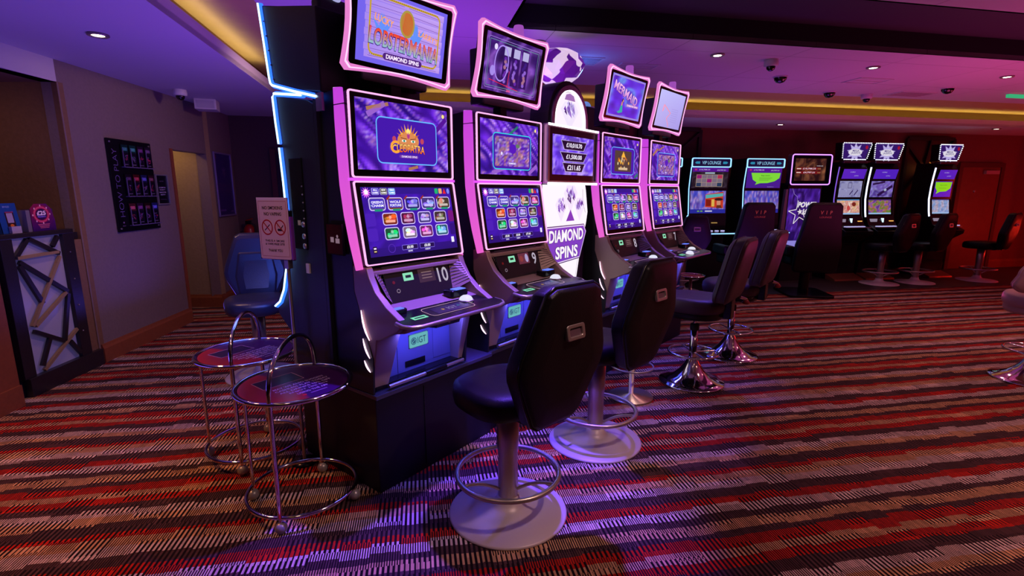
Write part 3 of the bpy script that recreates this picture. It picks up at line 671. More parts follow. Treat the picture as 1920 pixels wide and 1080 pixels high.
    MB().box(-.29, .29, -.07, .02, .58, .60).build('brow', bronze, t, .004)
    MB().prism([(-.098, .434), (-.14, .428), (-.20, .418), (-.20, .40), (.0, .40), (.0, .434)], 'x', -.285, .285).build('ledge', bronze, t, .003)
    # deck
    dk = [(-.284, -.13), (.284, -.13), (.284, -.24), (.336, -.285), (.338, -.335), (.315, -.362), (.265, -.378), (-.265, -.378), (-.315, -.362), (-.338, -.335), (-.336, -.285), (-.284, -.24)]
    def dz(y): return .425 + (y+.13)*.13
    D = MB(); n = len(dk); vs = [(x, y, dz(y)) for x, y in dk]+[(x, y, dz(y)-.022) for x, y in dk]
    D.add(vs, [tuple(range(n)), tuple(range(2*n-1, n-1, -1))]+[(i, n+i, n+(i+1) % n, (i+1) % n) for i in range(n)]); dkob = D.build('button_deck', black, t, .003)
    MB().tube([(x*1.004, y-.002, dz(y)-.010) for x, y in dk[3:11]], .010, 8).build('deck_edge', brushed, dkob, label='bright metal edge')
    P = Pic(.30, .11); P.rrect(0, 0, .30, .11, .03, (.05, .03, .08)); P.up(); P.ring(0, 0, .30, .11, .03, .003, (1, .78, .92)); P.up(); P.rect(.045, .012, .255, .088, None, [(.18, .08, .38), (.24, .12, .45), (.2, .14, .42), (.12, .06, .3)]); P.up()
    P.text('IGT', .165, .05, .03, (.55, .5, .7), .02); P.star(.105, .05, .012, .006, (.8, .6, .2)); P.star(.215, .055, .016, .006, (.15, .45, .5), 3)
    P.build('touch_pad', (-.155, -.335, dz(-.335)+.002), (1, 0, 0), (0, 1, .13), t, 'screen_dim', .75)
    o = MB().lathe([(.036, 0), (.036, .008), (.030, .02), (.018, .028), (.001, .031)], 24, (.155, -.245, dz(-.245))).build('push_button', glow('button_white', (.85, .85, 1), .9), t, label='white lit push button')
    MB().circle(.038, dz(-.245)+.003, .004, 24, (.155, -.245)).build('button_ring', brushed, o)
    if num >= 2: MB().lathe([(.036, 0), (.036, .008), (.030, .02), (.018, .028), (.001, .031)], 24, (-.09, -.325, dz(-.325))).build('push_button', glow('button_white', (.85, .85, 1), .9), t)
    o = MB().prism(rr(.13, .075, .02, .165, -.16), 'z', .425, .462).build('ticket_reader', black, t, .008, 3)
    MB().box(.13, .20, -.20, -.155, .4625, .466).build('reader_light', glow('blue_lamp', (.12, .2, 1), 1.2), o)
    o = MB().prism(rr(.10, .06, .02, -.265, -.20), 'z', .41, .436).build('card_reader', black, t, .006, 3)
    MB().box(-.30, -.235, -.222, -.19, .4365, .44).build('reader_light', glow('blue_lamp', (.12, .2, 1), 1.2), o)
    P = Pic(.085, .035); P.rrect(0, 0, .085, .035, .003, (.55, 1, .8)); P.up(); P.rect(.012, .011, .073, .022, (.02, .08, .05)); P.build('note_slot', (-.262, -.325, dz(-.325)+.002), (1, 0, 0), (0, 1, .13), t, 'screen_dim', .75, label='green lit note slot')
    # under the deck
    MB().prism([(-.10, .395), (-.31, .372), (-.28, .335), (-.12, .30), (.08, .30), (.08, .395)], 'x', -.29, .29).build('deck_tray', bronze, t, .004)
    o = MB().prism([(-.10, .335), (-.22, .335), (-.20, .29), (-.10, .28)], 'x', -.02, .15).build('lock_box', black, t, .003)
    MB().lathe([(.009, 0), (.009, .006)], 12).xf(Matrix.Translation((.06, -.21, .315)) @ Matrix.Rotation(R(90), 4, 'X')).build('lock', brushed, o)
    # pedestal
    for s, wd in ((-1, .115), (1, .05)):
        MB().loft([[(s*(W2-.012), -.055, .02), (s*(W2-.012-wd*.8), -.06, .02), (s*(W2-.012-wd*.8), .1, .02), (s*(W2-.012), .1, .02)], [(s*(W2-.002), -.12, .29), (s*(W2-.002-wd*1.25), -.12, .29), (s*(W2-.002-wd*1.25), .1, .30), (s*(W2-.002), .1, .30)]], False).build('pedestal_leg', bronze, t, .006, 3)
    d_ = MB().box(-.235, .285, .0, .09, .025, .30).build('belly_door', greypanel, t, .003)
    MB().box(-.115, -.113, -.001, .0, .03, .29).build('door_seam', black, d_); MB().box(.135, .265, -.003, .0, .05, .27).build('access_hatch', greypanel, d_, .002)
    MB().box(-.065, .075, -.004, .0, .048, .082).build('coin_tray', black, d_, .002)
    P = Pic(.135, .075); P.rrect(0, 0, .135, .075, .010, (.34, .62, .68)); P.up(); P.rrect(.003, .003, .132, .072, .008, (.45, .78, .80)); P.up()
    P.ell(.032, .037, .020, .020, (.12, .30, .45)); P.up(); P.ering(.032, .037, .016, .016, .003, (.45, .78, .80), 16); P.line(.020, .028, .044, .048, .004, (.45, .78, .80)); P.text('IGT', .088, .037, .036, (.08, .18, .34), .0, .060)
    P.build('logo_plate', (-.035, -.004, .145), parent=d_, m='screen_dim', es=.75, label='pale teal plate reading IGT')
    o = MB().tube([(-.24, -.085, .018), (-.16, -.085, .018), (-.158, -.085, .018), (.0, -.085, .018)], .011, 8).build('foot_bar', brushed, t); o2 = MB().tube([(.0, -.085, .018), (.15, -.085, .018)], .015, 8).build('foot_bar', black, t); MB().tube([(.15, -.085, .018), (.29, -.085, .018)], .010, 8).build('foot_bar', brushed, t)
    MB().box(-.30, .30, -.06, .10, .0, .026).build('base_tray', black, t, .003)
    # three light slashes on the flank
    for (a, b, bow) in (((-.018, .415), (-.072, .275), .010), ((-.02, .275), (-.066, .185), .006), ((-.022, .165), (-.066, .115), .004)):
        pts = []
        for i in range(7):
            f = i/6; pts.append((-W2-.004, a[0]+(b[0]-a[0])*f+bow*math.sin(math.pi*f), a[1]+(b[1]-a[1])*f-bow*math.sin(math.pi*f)))
        MB().tube(pts, [.0015, .003, .004, .004, .004, .003, .0015], 8).build('light_slash', glow('pink_slash', (1, .62, .9), 3), t)
    # right flank light of this model
    MB().box(W2-.045, W2-.041, -.03, .0, .05, .28).build('light_line', glow('lilac_line', (.7, .4, 1), .9), t)
    # topper
    b0 = Vector((0, .02, 1.50)); b1 = Vector((0, -.055, 1.905)); upv = (b1-b0).normalized(); H_ = (b1-b0).length
    ex = Vector((1, 0, 0)); nrm = ex.cross(upv)
    M = Matrix((( 1, 0, 0, 0), (0, -nrm.y, upv.y, (b0.y+b1.y)/2), (0, -nrm.z, upv.z, (b0.z+b1.z)/2), (0, 0, 0, 1)))   # local x, away, up
    tp = MB().frame(pincushion(.66, H_, .018, .03), pincushion(.60, H_-.062, .0, .012), 'y', -.004, .02).xf(M).build('topper', glow('pink_topper_frame', (.95, .26, .74), .85), t, .002, label='glowing pink bow-sided topper frame')
    MB().frame([(x*.985, y*.975) for x, y in pincushion(.65, H_-.012, .018, .03)], [(x*.972, y*.96) for x, y in pincushion(.645, H_-.018, .018, .03)], 'y', -.0065, -.003).xf(M).build('light_frame', glow('pale_pink_strip', (1, .50, .84), 1.5), tp)
    MB().prism(pincushion(.61, H_-.05, .0, .012), 'y', .0, .035).xf(M).build('bezel', black, tp)
    P = Pic(.53, H_-.105); topper_picture(P, topk); P.build('display', M @ Vector((-.265, -.0008, -(H_-.105)/2)), ex, upv, tp, 'screen_main', 1.2)
    MB().box(-.20, .20, .05, .16, 1.48, 1.80).build('topper_housing', blackm, t, .01); MB().box(-.03, .03, .06, .12, 1.38, 1.52).build('topper_post', black, t)
    MB().lathe([(.032, 0), (.032, .05), (.034, .052), (.034, .06), (.032, .062), (.032, .10), (.028, .11)], 20, (.10, .02, 1.86)).build('beacon', glow('lilac_beacon', (.55, .12, .75), .6), t)
    return t
def mloc(left, U, V, back=.0): p = left + U*W2 + V*back; return (p.x, p.y)
def podl(u): return mloc(PV(u, .10), U1, V1)
slot_machine(0, podl(.0), TH1, 'nearest purple slot machine numbered 10, lobster game topper above it', topk=0)
slot_machine(1, podl(.842), TH1, 'slot machine numbered 9, second from the near end, reels picture on its topper', topk=1)
slot_machine(2, mloc(M8, U2, V2), TH2, 'slot machine numbered 8 just past the white sign, mermaid picture on its topper', topk=2)
slot_machine(3, mloc(M7, U2, V2), TH2, 'farthest slot machine of the plinth row, its topper screen almost blank', topk=3)
# under-deck lamps of the machines
def lamp_under(p, th, e=5):
    l = bpy.data.lights.new('deck_lamp', 'AREA'); l.shape = 'RECTANGLE'; l.size = .45; l.size_y = .05; l.color = (.10, .10, 1); l.energy = e
    o = bpy.data.objects.new('deck_lamp', l); C.objects.link(o); o.rotation_euler = (R(18), 0, th); o.location = p
def loc3(b, th, x, y, z): c, s = math.cos(th), math.sin(th); return (b[0]+c*x-s*y, b[1]+s*x+c*y, z)
for b_, th in ((podl(.0), TH1), (podl(.842), TH1), (mloc(M8, U2, V2), TH2), (mloc(M7, U2, V2), TH2)):
    lamp_under(loc3(b_, th, .03, -.14, .525+.285), th, 3.2)
# plinths
def plinth(loc, rz, w_, d, label):
    t = thing('machine_plinth', label, 'plinth', (loc[0], loc[1], 0), rz, 'black plinths under the slot machines')
    MB().box(0, w_, .012, d, 0, .50).build('plinth_box', mat('plinth_black', (.007, .007, .018), .45, spec=.3), t, .004)
    MB().box(-.004, w_+.004, 0, d+.01, .50, .523).build('plinth_top', mat('plinth_top', (.06, .06, .12), .22, .3), t, .003)
    MB().box(w_*.36, w_*.36+.003, .008, .0125, .03, .48).build('panel_seam', black, t)
    return t
p = PV(0, 0); plinth(p, TH1, .85, .70, 'black plinth under the nearest slot machine, blue light along its top edge')
p = PV(.857, .02); plinth(p, TH1, .62, .60, 'black plinth under the slot machine numbered 9')
p = M8 - V2*.10 - U2*.06; plinth(p, TH2, .76, .60, 'black plinth under the slot machine numbered 8')
p = M7 - V2*.10 - U2*.03; plinth(p, TH2, .75, .60, 'black plinth under the farthest slot machine of the row')

# rear machine seen from its side
t = thing('slot_machine', 'black slot machine at the near end seen side-on, blue light line down its edge', 'slot machine', PV(-.02, 0), TH1)
poly = [(.345, 1.90), (.40, 1.925), (.69, 1.975), (.665, 1.72), (.65, 1.52), (.645, 1.38), (.655, 1.24), (.70, 1.07), (.77, .92), (.86, .86), (.85, .81), (.72, .72), (.68, .527), (.345, .527)]
MB().prism(poly, 'x', .0, .66).build('cabinet', blackm, t, .004)
top_ = [(.27, 1.945), (.48, 1.975), (.70, 2.03), (.728, 2.207), (.76, 2.41), (.60, 2.375), (.27, 2.31)]
tp = MB().prism(top_, 'x', .0, .60).build('topper', blackm, t, .006)
def strip(pts, r, m, name, par, x=-.006): MB().tube([(x, a, b) for a, b in pts], r, 8).build(name, m, par)
for r_, m_, nm, dx in ((.013, BLUEL, 'halo_strip', -.000), (.0055, BLUEC, 'light_core', -.0125)):  # wide blue tube stands in for the halo round the bright core
    strip([(.758, 2.415), (.728, 2.207), (.708, 2.06), (.700, 2.032), (.685, 2.020), (.48, 1.968), (.29, 1.925)], r_, m_, nm, tp, dx)
    strip([(.42, 1.945), (.675, 1.98), (.692, 1.965), (.682, 1.84), (.669, 1.735)], r_, m_, nm, t, dx)
    strip([(.667, 1.715), (.655, 1.548), (.649, 1.40)], r_, m_, nm, t, dx)
    strip([(.649, 1.385), (.652, 1.29), (.66, 1.20), (.682, 1.12), (.71, 1.06), (.745, .965), (.80, .89), (.86, .855)], r_, m_, nm, t, dx)
MB().box(-.012, .0, .25, .30, 1.86, 1.94).build('hinge_bracket', brushed, t)
o = MB().box(-.006, .0, .48, .60, 1.20, 1.66).build('service_panel', black, t, .003)
for z in (1.52, 1.48, 1.44, 1.40, 1.36): MB().ball((-.008, .485, z), .004, 6).build('screw', brushed, o)
for k, z in enumerate((1.33, 1.27, 1.22)): MB().lathe([(.014, 0), (.014, .008), (.008, .010)], 14).xf(Matrix.Translation((-.002, .50, z)) @ Matrix.Rotation(R(-90), 4, 'Y')).build('lock', brushed, t)
MB().box(-.008, 0, .475, .505, 1.08, 1.13).build('rating_label', white, t); MB().box(-.008, 0, .525, .55, 1.325, 1.35).build('rating_label', white, t)
for k in range(5): MB().ball((-.003, .735-.012*k, 2.33-.07*k), .004, 6).build('screw', brushed, tp)
o = MB().prism([(.275, 1.94), (.345, 1.94), (.345, 2.36), (.30, 2.38), (.275, 2.34)], 'x', .02, .60).build('beacon_housing', blackm, t, .02, 3)
MB().ball((.12, .31, 2.38), .035, 14).build('beacon', glow('pale_beacon', (.55, .55, 1), .7), o)
# black end panels between the two rows
MB().box(.0, .62, .322, .345, .527, 1.93).build('divider_panel', blackm, t)
light('AREA', PV(-.10, .95, 1.2), (.05, .12, 1), 4, .5, target=PV(-.4, 1.8, .5))

# notices on the pod's flank
def flank(name, P, v0, z0, label, cat, es=.0, m='print'):
    t = thing(name, label, cat, PV(-.035, v0, z0), TH1)
    # picture plane faces -u: right direction is -v
    P.build('panel', (0, 0, 0), (0, -1, 0), (0, 0, 1), t, m, es); return t
P = Pic(.125, .14); P.rect(0, 0, .125, .14, (.42, .03, .06)); P.up(); P.rect(.03, .055, .058, .08, (.75, .6, .68)); P.rect(.072, .052, .105, .075, (.75, .6, .68)); P.ell(.088, .085, .008, .008, (.75, .6, .68), 10)
t = thing('safety_notice', 'small dark red notice stuck on the black end panel', 'sign', PV(-.022, .300, 1.20), TH1); P.build('panel', (0, 0, 0), (0, -1, 0), (0, 0, 1), t, 'print_glow', .40)  # print glows by itself in place of light falling on it
MB().box(0, .012, -.130, .005, -.005, .145).build('backing', black, t)

# ------------------------------------------------------------------ jackpot display and the white diamond sign between machines 9 and 8
t = thing('jackpot_display', 'framed screen of three jackpot amounts between the machines numbered 9 and 8', 'screen', (*(PV(1.46, .07).to_2d()), 0), TH1)
f = MB().frame(rr(.68, .40, .006, .395, 1.745), rr(.64, .355, .004, .395, 1.745), 'y', -.012, .03).build('frame', silver, t, label='pale lilac metal frame')
for (a, b) in ((1.932, 1.946), (1.540, 1.556)): MB().box(.055, .735, -.016, -.010, a, b).build('light_bar', WHITEL, t)
MB().box(.07, .72, -.006, .03, 1.565, 1.925).build('bezel', mat('plum_bezel', (.035, .012, .04), .25), t)
P = Pic(.56, .27); P.swirl(0, 0, .56, .27, PUR2, 12, dark=.2); P.up()
for (cy, w0, w1, tx) in ((.205, .17, .13, '£10,010.70'), (.125, .18, .13, '£1,500.00'), (.052, .15, .11, '£211.65')):
    q = [(.28-w0, cy+.03), (.28+w0, cy+.03), (.28+w1, cy-.028), (.28-w1, cy-.028)]
    P.poly([(x+(x-.28)*.05, y+(y-cy)*.14) for x, y in q], (.68, .62, .80)); P.up(); P.poly(q, (.07, .03, .16)); P.up(); P.text(tx, .28, cy, .036, (.93, .90, .98), .02, min(w0, w1)*1.65); P.l -= 2
P.rrect(.21, .235, .35, .262, .004, (.35, .25, .65))
P.build('display', (.115, -.007, 1.61), parent=t, m='screen_main', es=.9)
t = thing('illuminated_sign', 'glowing white floor sign lettered DIAMOND SPINS under an arched crown', 'sign', (*(PV(1.455, .085).to_2d()), 0), TH1)
def sgn(u, z): return (u, z)
out = [(.0, 1.54), (.78, 1.54), (.80, 1.50), (.845, 1.335), (.82, 1.25), (.70, 1.0), (.62, .75), (.56, .55), (.10, .55), (.0, .9)]
MB().prism([(.06+x*.74, z) for x, z in out], 'y', .024, .12).build('sign_box', blackm, t)
P = Pic(.86, 1.02); Wt = (1, .97, 1); off = lambda q: [(x, z-.53) for x, z in q]
P.poly([(x, z-.53) for x, z in out], Wt); P.up()
P.line(.735, .98, .745, .87, .005, (.2, .1, .3)); P.line(.745, .87, .80, .80, .004, (.2, .1, .3)); P.line(.76, .66, .655, .42, .004, (.35, .2, .5)); P.line(.655, .42, .56, .05, .004, (.3, .15, .45))
def gem(cx, cy, s_, sd):
    rs = random.Random(sd); P.poly([(cx-s_, cy+s_*.15), (cx-s_*.55, cy+s_*.6), (cx+s_*.55, cy+s_*.6), (cx+s_, cy+s_*.15), (cx, cy-s_)], (.95, .90, .99)); P.up()
    for k in range(18):
        a = rs.random()*6.28; r = rs.random()*s_*.62; x, y = cx+math.cos(a)*r, cy+s_*.1+math.sin(a)*r*.7; P.poly([(x-.022*s_*8, y), (x, y+.03*s_*7), (x+.016*s_*8, y-.022*s_*8)], rs.choice([(.45, .22, .70), (.66, .5, .86), (.28, .14, .45), (.75, .68, .92)]))
    P.l -= 1
gem(.50, .93, .13, 2); gem(.33, .85, .11, 5); gem(.68, .85, .11, 7); gem(.44, .28, .10, 11)
P.up(2); P.poly([(.42, .745), (.58, .745), (.50, .83)], (.50, .22, .72)); P.up()
P.poly([(.0, .715), (.77, .715), (.825, .655), (.70, .45), (.0, .42)], (.30, .15, .42)); P.up(); P.poly([(.0, .708), (.765, .708), (.815, .653), (.695, .457), (.0, .428)], (.93, .86, .98)); P.up(); P.poly([(.0, .70), (.758, .70), (.803, .652), (.69, .464), (.0, .436)], (.50, .24, .76)); P.up()
P.text('DIAMOND', .435, .640, .10, (.25, .10, .45), .045, .66); P.text('SPINS', .44, .515, .10, (.25, .10, .45), .045, .44); P.up(); P.text('DIAMOND', .435, .640, .092, (1, .97, 1), .03, .64); P.text('SPINS', .44, .515, .092, (1, .97, 1), .03, .42)
P.scale(.74); P.build('sign_face', (.06, .018, .53), parent=t, m='screen_bright', es=1.0, slab=False)
# arch crown
def arch(w_, z0, z1, n=20): return [(.36+w_*math.cos(math.pi*i/n), z1-w_*1.05+w_*1.05*math.sin(math.pi*i/n)) for i in range(n+1)] + [(.36-w_, z0), (.36+w_, z0)]
a = MB().prism(arch(.262, 1.90, 2.255), 'y', .0, .16).build('arch_surround', blackm, t, .006)
MB().frame(arch(.238, 1.92, 2.225), arch(.206, 1.92, 2.195), 'y', -.016, .0).build('arch_rim', mat('lilac_metal', (.5, .38, .6), .25, .8), a)
MB().frame(arch(.204, 1.92, 2.192), arch(.195, 1.92, 2.184), 'y', -.012, .0).build('light_rim', WHITEL, a)
P = Pic(.42, .38); pa = [(x-.15, z-1.91) for x, z in arch(.193, 1.915, 2.18)]
P.poly(pa, (1, .95, 1)); P.up(); P.poly([(.14, .215), (.28, .215), (.26, .25), (.21, .262), (.16, .25)], (.62, .42, .70)); gem(.21, .13, .12, 21); gem(.20, .15, .08, 22)
P.build('arch_picture', (.15, -.003, 1.91), parent=a, m='screen_bright', es=1.0, slab=False)
g = MB(); prof = [(.001, -.02), (.17, .10), (.235, .19), (.19, .27), (.12, .31), (.001, .315)]
secs = [[(.745+r*.95*math.cos(2*math.pi*(j+.5*(i % 2))/10), .36+r*.95*math.sin(2*math.pi*(j+.5*(i % 2))/10), 2.29+z*.95) for j in range(10)] for i, (r, z) in enumerate(prof)]
g.loft(secs, False); crystal = mat('crystal', (.62, .30, .72), .12, .55, emit=(.75, .35, .85), es=.75)
nt = crystal.node_tree; ge = nt.nodes.new('ShaderNodeTexVoronoi'); ge.inputs['Scale'].default_value = 11; tcx = nt.nodes.new('ShaderNodeTexCoord'); nt.links.new(tcx.outputs['Object'], ge.inputs['Vector'])
rp = nt.nodes.new('ShaderNodeValToRGB'); rp.color_ramp.elements[0].color = (.08, .005, .25, 1); rp.color_ramp.elements[1].color = (.95, .7, 1, 1); rp.color_ramp.interpolation = 'CONSTANT'; rp.color_ramp.elements[1].position = .42
nt.links.new(ge.outputs['Color'], rp.inputs[0]); nt.links.new(rp.outputs[0], nt.nodes['Principled BSDF'].inputs['Emission Color'])
g.build('crystal_gem', crystal, t, label='big faceted lilac gem behind the arch')
MB().box(.18, .60, .12, .22, 1.55, 1.95).build('support', blackm, t); MB().box(.68, .80, .30, .42, 1.0, 2.31).build('gem_post', blackm, t)
MB().prism([(.60, 1.53), (.71, 1.53), (.70, 1.2), (.66, .0), (.45, .0), (.46, .55), (.66, 1.25)], 'y', .05, .30).build('side_column', mat('plum_gloss', (.03, .01, .04), .25), t)
# camera housing behind the sign
t = thing('beacon_tower', 'tall black box with a pale dome lamp on top, right of the arched sign', 'lamp', (*(PV(3.2, .76).to_2d()), 0), TH1)
MB().box(-.15, .15, -.10, .12, .0, 2.30).build('housing', blackm, t, .02, 3); MB().ball((-.02, 0, 2.31), .055, 14).build('dome', glow('blue_dome', (.2, .35, .9), .6), t); MB().circle(.06, 2.302, .008, 24, (-.02, 0)).build('dome_ring', brushed, t)

# ------------------------------------------------------------------ stools
def octo_stool(label, loc, rz, group=None, leath=leather, quilt=False):
    t = thing('swivel_stool', label, 'stool', (loc[0], loc[1], 0), rz, group)
    b = MB().lathe([(.001, 0), (.277, 0), (.279, .006), (.272, .013), (.16, .024), (.085, .038), (.058, .062), (.052, .09), (.001, .09)], 56).build('base_disc', plate, t, label='broad flat satin metal disc')
    MB().lathe([(.048, .05), (.046, .30), (.050, .33), (.056, .56), (.001, .565)], 28).build('pole', brushed, t)
    f = MB().circle(.238, .205, .0125, 56, m=10).build('foot_ring', brushed, t)
    for k in range(3):
        a = R(-90+20+120*k); pts = []
        for i in range(9):
            q = i/8; r = .236*(1-q)+.05*q; pts.append((r*math.cos(a), r*math.sin(a), .205-.075*q*q))
        MB().tube(pts, .008, 8).build('ring_spoke', brushed, f)
    st_ = MB()
    def sec(sc_, z): 
        pts = []
        for i in range(28):
            a = 2*math.pi*i/28; c, s = math.cos(a), math.sin(a); e = .72
            x = .232*sc_*math.copysign(abs(c)**e, c); y = .225*sc_*math.copysign(abs(s)**e, s)*(1.0); y += .02
            pts.append((x*(1-.10*(y/.22)), y, z+.012*max(0, (y/.25))**2*-1))
        return pts
    st_.loft([sec(.80, .545), sec(.97, .56), sec(1.0, .59), sec(1.0, .625), sec(.97, .648), sec(.88, .662), sec(.6, .666), sec(.25, .660)])
    st_.build('seat', leath, t)
    # hexagonal back, leaning outwards a little
    ol = [(.11, 1.148), (.15, 1.128), (.236, .88), (.245, .83), (.236, .78), (.135, .575), (.10, .548)]
    ol = ol + [(-x, z) for x, z in ol[::-1]]
    def yb(z): return -.205 - .10*(z-.55)/.6
    def ring(k, dy):
        cx, cz = 0, .845; return [((x-cx)*k, yb(cz+(z-cz)*k)+dy, cz+(z-cz)*k) for x, z in ol]
    MB().loft([ring(.86, .012), ring(.97, .002), ring(1, -.02), ring(1, -.072), ring(.97, -.094), ring(.90, -.104), ring(.60, -.110)], False).build('backrest', leath, t, .010, 4)
    if not quilt:
        MB().tube([(x*1.0, yb(z)-.074, z) for x, z in ol], .007, 6, True).build('piping', black, t)
    if quilt:
        q = MB(); pad = [(.14, .62), (.165, .80), (.13, 1.0), (-.13, 1.0), (-.165, .80), (-.14, .62)]
        q.loft([[(x*k, yb(z)+dy, .81+(z-.81)*k) for x, z in pad] for k, dy in ((1, .004), (.96, .022), (.6, .028))], False).build('lumbar_pad', leath, t, .02, 4)
    h = MB().frame(rr(.105, .062, .012, 0, 0), rr(.072, .032, .008, 0, 0), 'y', -.010, .006); M = Matrix.Translation((0, yb(.965)-.112, .965)) @ Matrix.Rotation(R(-9), 4, 'X')
    hd_ = h.xf(M).build('handle', brushed, t, .004, 3, label='brushed metal grab handle'); MB().box(-.036, .036, -.001, .008, -.016, .016).xf(M).build('handle_recess', mat('handle_recess', (.10, .05, .08), .5), hd_)
    MB().box(-.09, .09, -.20, -.05, .535, .56).build('bracket', black, t, .006); MB().box(-.06, .06, -.235, -.19, .54, .66).build('back_bracket', black, t, .006)
    return t
THS1 = TH1; O1 = octo_stool('near black stool with an octagonal back and round silver base, by machine 10', (-.019, 2.164), THS1-R(9))
dup(O1, (.505, 2.855, 0), TH1-R(7), 'second black stool from the near end, octagonal back, flat silver base, below machine 9')
dup(O1, (6.01, 8.14, 0), R(24), 'black octagonal-back stool, left of the three along the back wall')
dup(O1, (6.68, 8.25, 0), R(24), 'black octagonal-back stool in the middle of the three along the back wall')
dup(O1, (7.90, 8.46, 0), R(30), 'black octagonal-back stool by the red door, rightmost along the back wall')
dup(O1, (2.56, 7.5, 0), R(6), 'black octagonal-back stool behind the farthest machine, facing the lounge machines')
bl = mat('navy_leather', (.028, .03, .06), .30, bump=.12, bscale=200, spec=.6)
octo_stool('navy stool with a quilted back beyond the two little chrome tables', (-2.06, 3.97), R(180+22), leath=bl, quilt=True)
light('AREA', (-1.55, 3.35, 1.05), (.06, .14, 1), 3.2, .35, target=(-2.0, 4.05, .85))

def cone_stool(label, loc, rz, group=None, leath=leather2, low=False):
    t = thing('bar_stool', label, 'stool', (loc[0], loc[1], 0), rz, group)
    MB().lathe([(.001, 0), (.245, 0), (.252, .008), (.246, .016), (.20, .026), (.14, .055), (.09, .105), (.055, .16), (.036, .20), (.032, .21), (.001, .21)], 56).build('base_cone', chrome, t)
    MB().lathe([(.030, .19), (.028, .44), (.001, .445)], 24).build('post', chrome, t)
    MB().lathe([(.034, .43), (.034, .47), (.030, .48), (.001, .48)], 20).build('collar', rubber, t); MB().lathe([(.012, .46), (.012, .56)], 14).build('gas_rod', chrome, t)
    f = MB().circle(.185, .25, .0095, 48, m=8).build('foot_ring', chrome, t)
    for k in range(4):
        a = R(45+90*k); MB().tube([(.03*math.cos(a), .03*math.sin(a), .25), (.185*math.cos(a), .185*math.sin(a), .25)], .0065, 8).build('ring_spoke', chrome, f)
    def sec(k, z, o=.02):
        pts = []
        for i in range(30):
            a = 2*math.pi*i/30; c, s = math.cos(a), math.sin(a); e = .80
            pts.append((.235*k*math.copysign(abs(c)**e, c), o+.245*k*math.copysign(abs(s)**e, s), z))
        return pts
    MB().loft([sec(.72, .545), sec(.92, .552), sec(.95, .575), sec(.94, .600)]).build('seat_pan', black if not low else leath, t)
    MB().loft([sec(.94, .600), sec(.99, .612), sec(1.01, .645), sec(.99, .682), sec(.93, .700), sec(.7, .706), sec(.3, .70)]).build('seat', leath, t)
    zt = 1.165 if not low else .975; zb = .70 if not low else .74
    hw = .215
    ol = []
    for i in range(9): a = R(i*90/8); ol.append((hw-.10+.10*math.cos(a), zt-.11+.11*math.sin(a)))
    for i in range(9): a = R(90+i*90/8); ol.append((-hw+.10+.10*math.cos(a), zt-.11+.11*math.sin(a)))
    for i in range(5): a = R(180+i*90/4); ol.append((-hw+.035+.06*math.cos(a), zb+.06+.06*math.sin(a)))
    for i in range(5): a = R(270+i*90/4); ol.append((hw-.035+.06*math.cos(a), zb+.06+.06*math.sin(a)))
    cz = (zt+zb)/2
    def yb(z): return -.185-.10*(z-zb)/.46
    def ring(k, dy): return [(x*k, yb(cz+(z-cz)*k)+dy-.10*(0), cz+(z-cz)*k) for x, z in ol]
    MB().loft([ring(.55, .038), ring(.86, .032), ring(.97, .018), ring(1, -.004), ring(1, -.066), ring(.975, -.084), ring(.90, -.092), ring(.5, -.094)]).build('backrest', leath, t)
    MB().tube([(x*1.002, yb(z)-.002, z) for x, z in ol], .0045, 6, True).build('piping', leath, t); MB().tube([(x*1.002, yb(z)-.068, z) for x, z in ol], .0045, 6, True).build('piping', leath, t)
    MB().box(-.05, .05, -.27, -.21, .56, .74).build('back_bracket', black, t, .006)
    if low: MB().tube([(0, -.29, .82), (0, -.29, .62), (0, -.22, .57), (0, -.1, .56)], .014, 10).build('back_post', chrome, t); return t
    o = MB().tube([(.05, -.30, .72), (.09, -.335, .70), (.10, -.34, .685)], .012, 8).build('lever_cap', chrome, t); MB().lathe([(.02, 0), (.028, .012), (.02, .024), (.001, .026)], 16, (.09, -.335, .665)).build('lever_knob', mat('red_knob', (.25, .02, .02), .2), o)
    return t
K1 = cone_stool('plum padded bar stool on a chrome cone base, third seat along, below machine 8', (1.43, 3.82), TH2+R(4))
dup(K1, (2.01, 4.484, 0), TH2+R(2), 'plum padded bar stool on a chrome cone base, farther one, partly behind the other')
cone_stool('pale pink low-backed bar stool on a chrome cone base at the right edge', (4.17, 3.86), R(-35), leath=mat('pale_pink_leather', (.42, .25, .27), .4, bump=.1, bscale=200), low=True)
dup(K1, (9.6, 7.3, 0), R(80), 'dark bar stool at the far right edge behind the pink one')

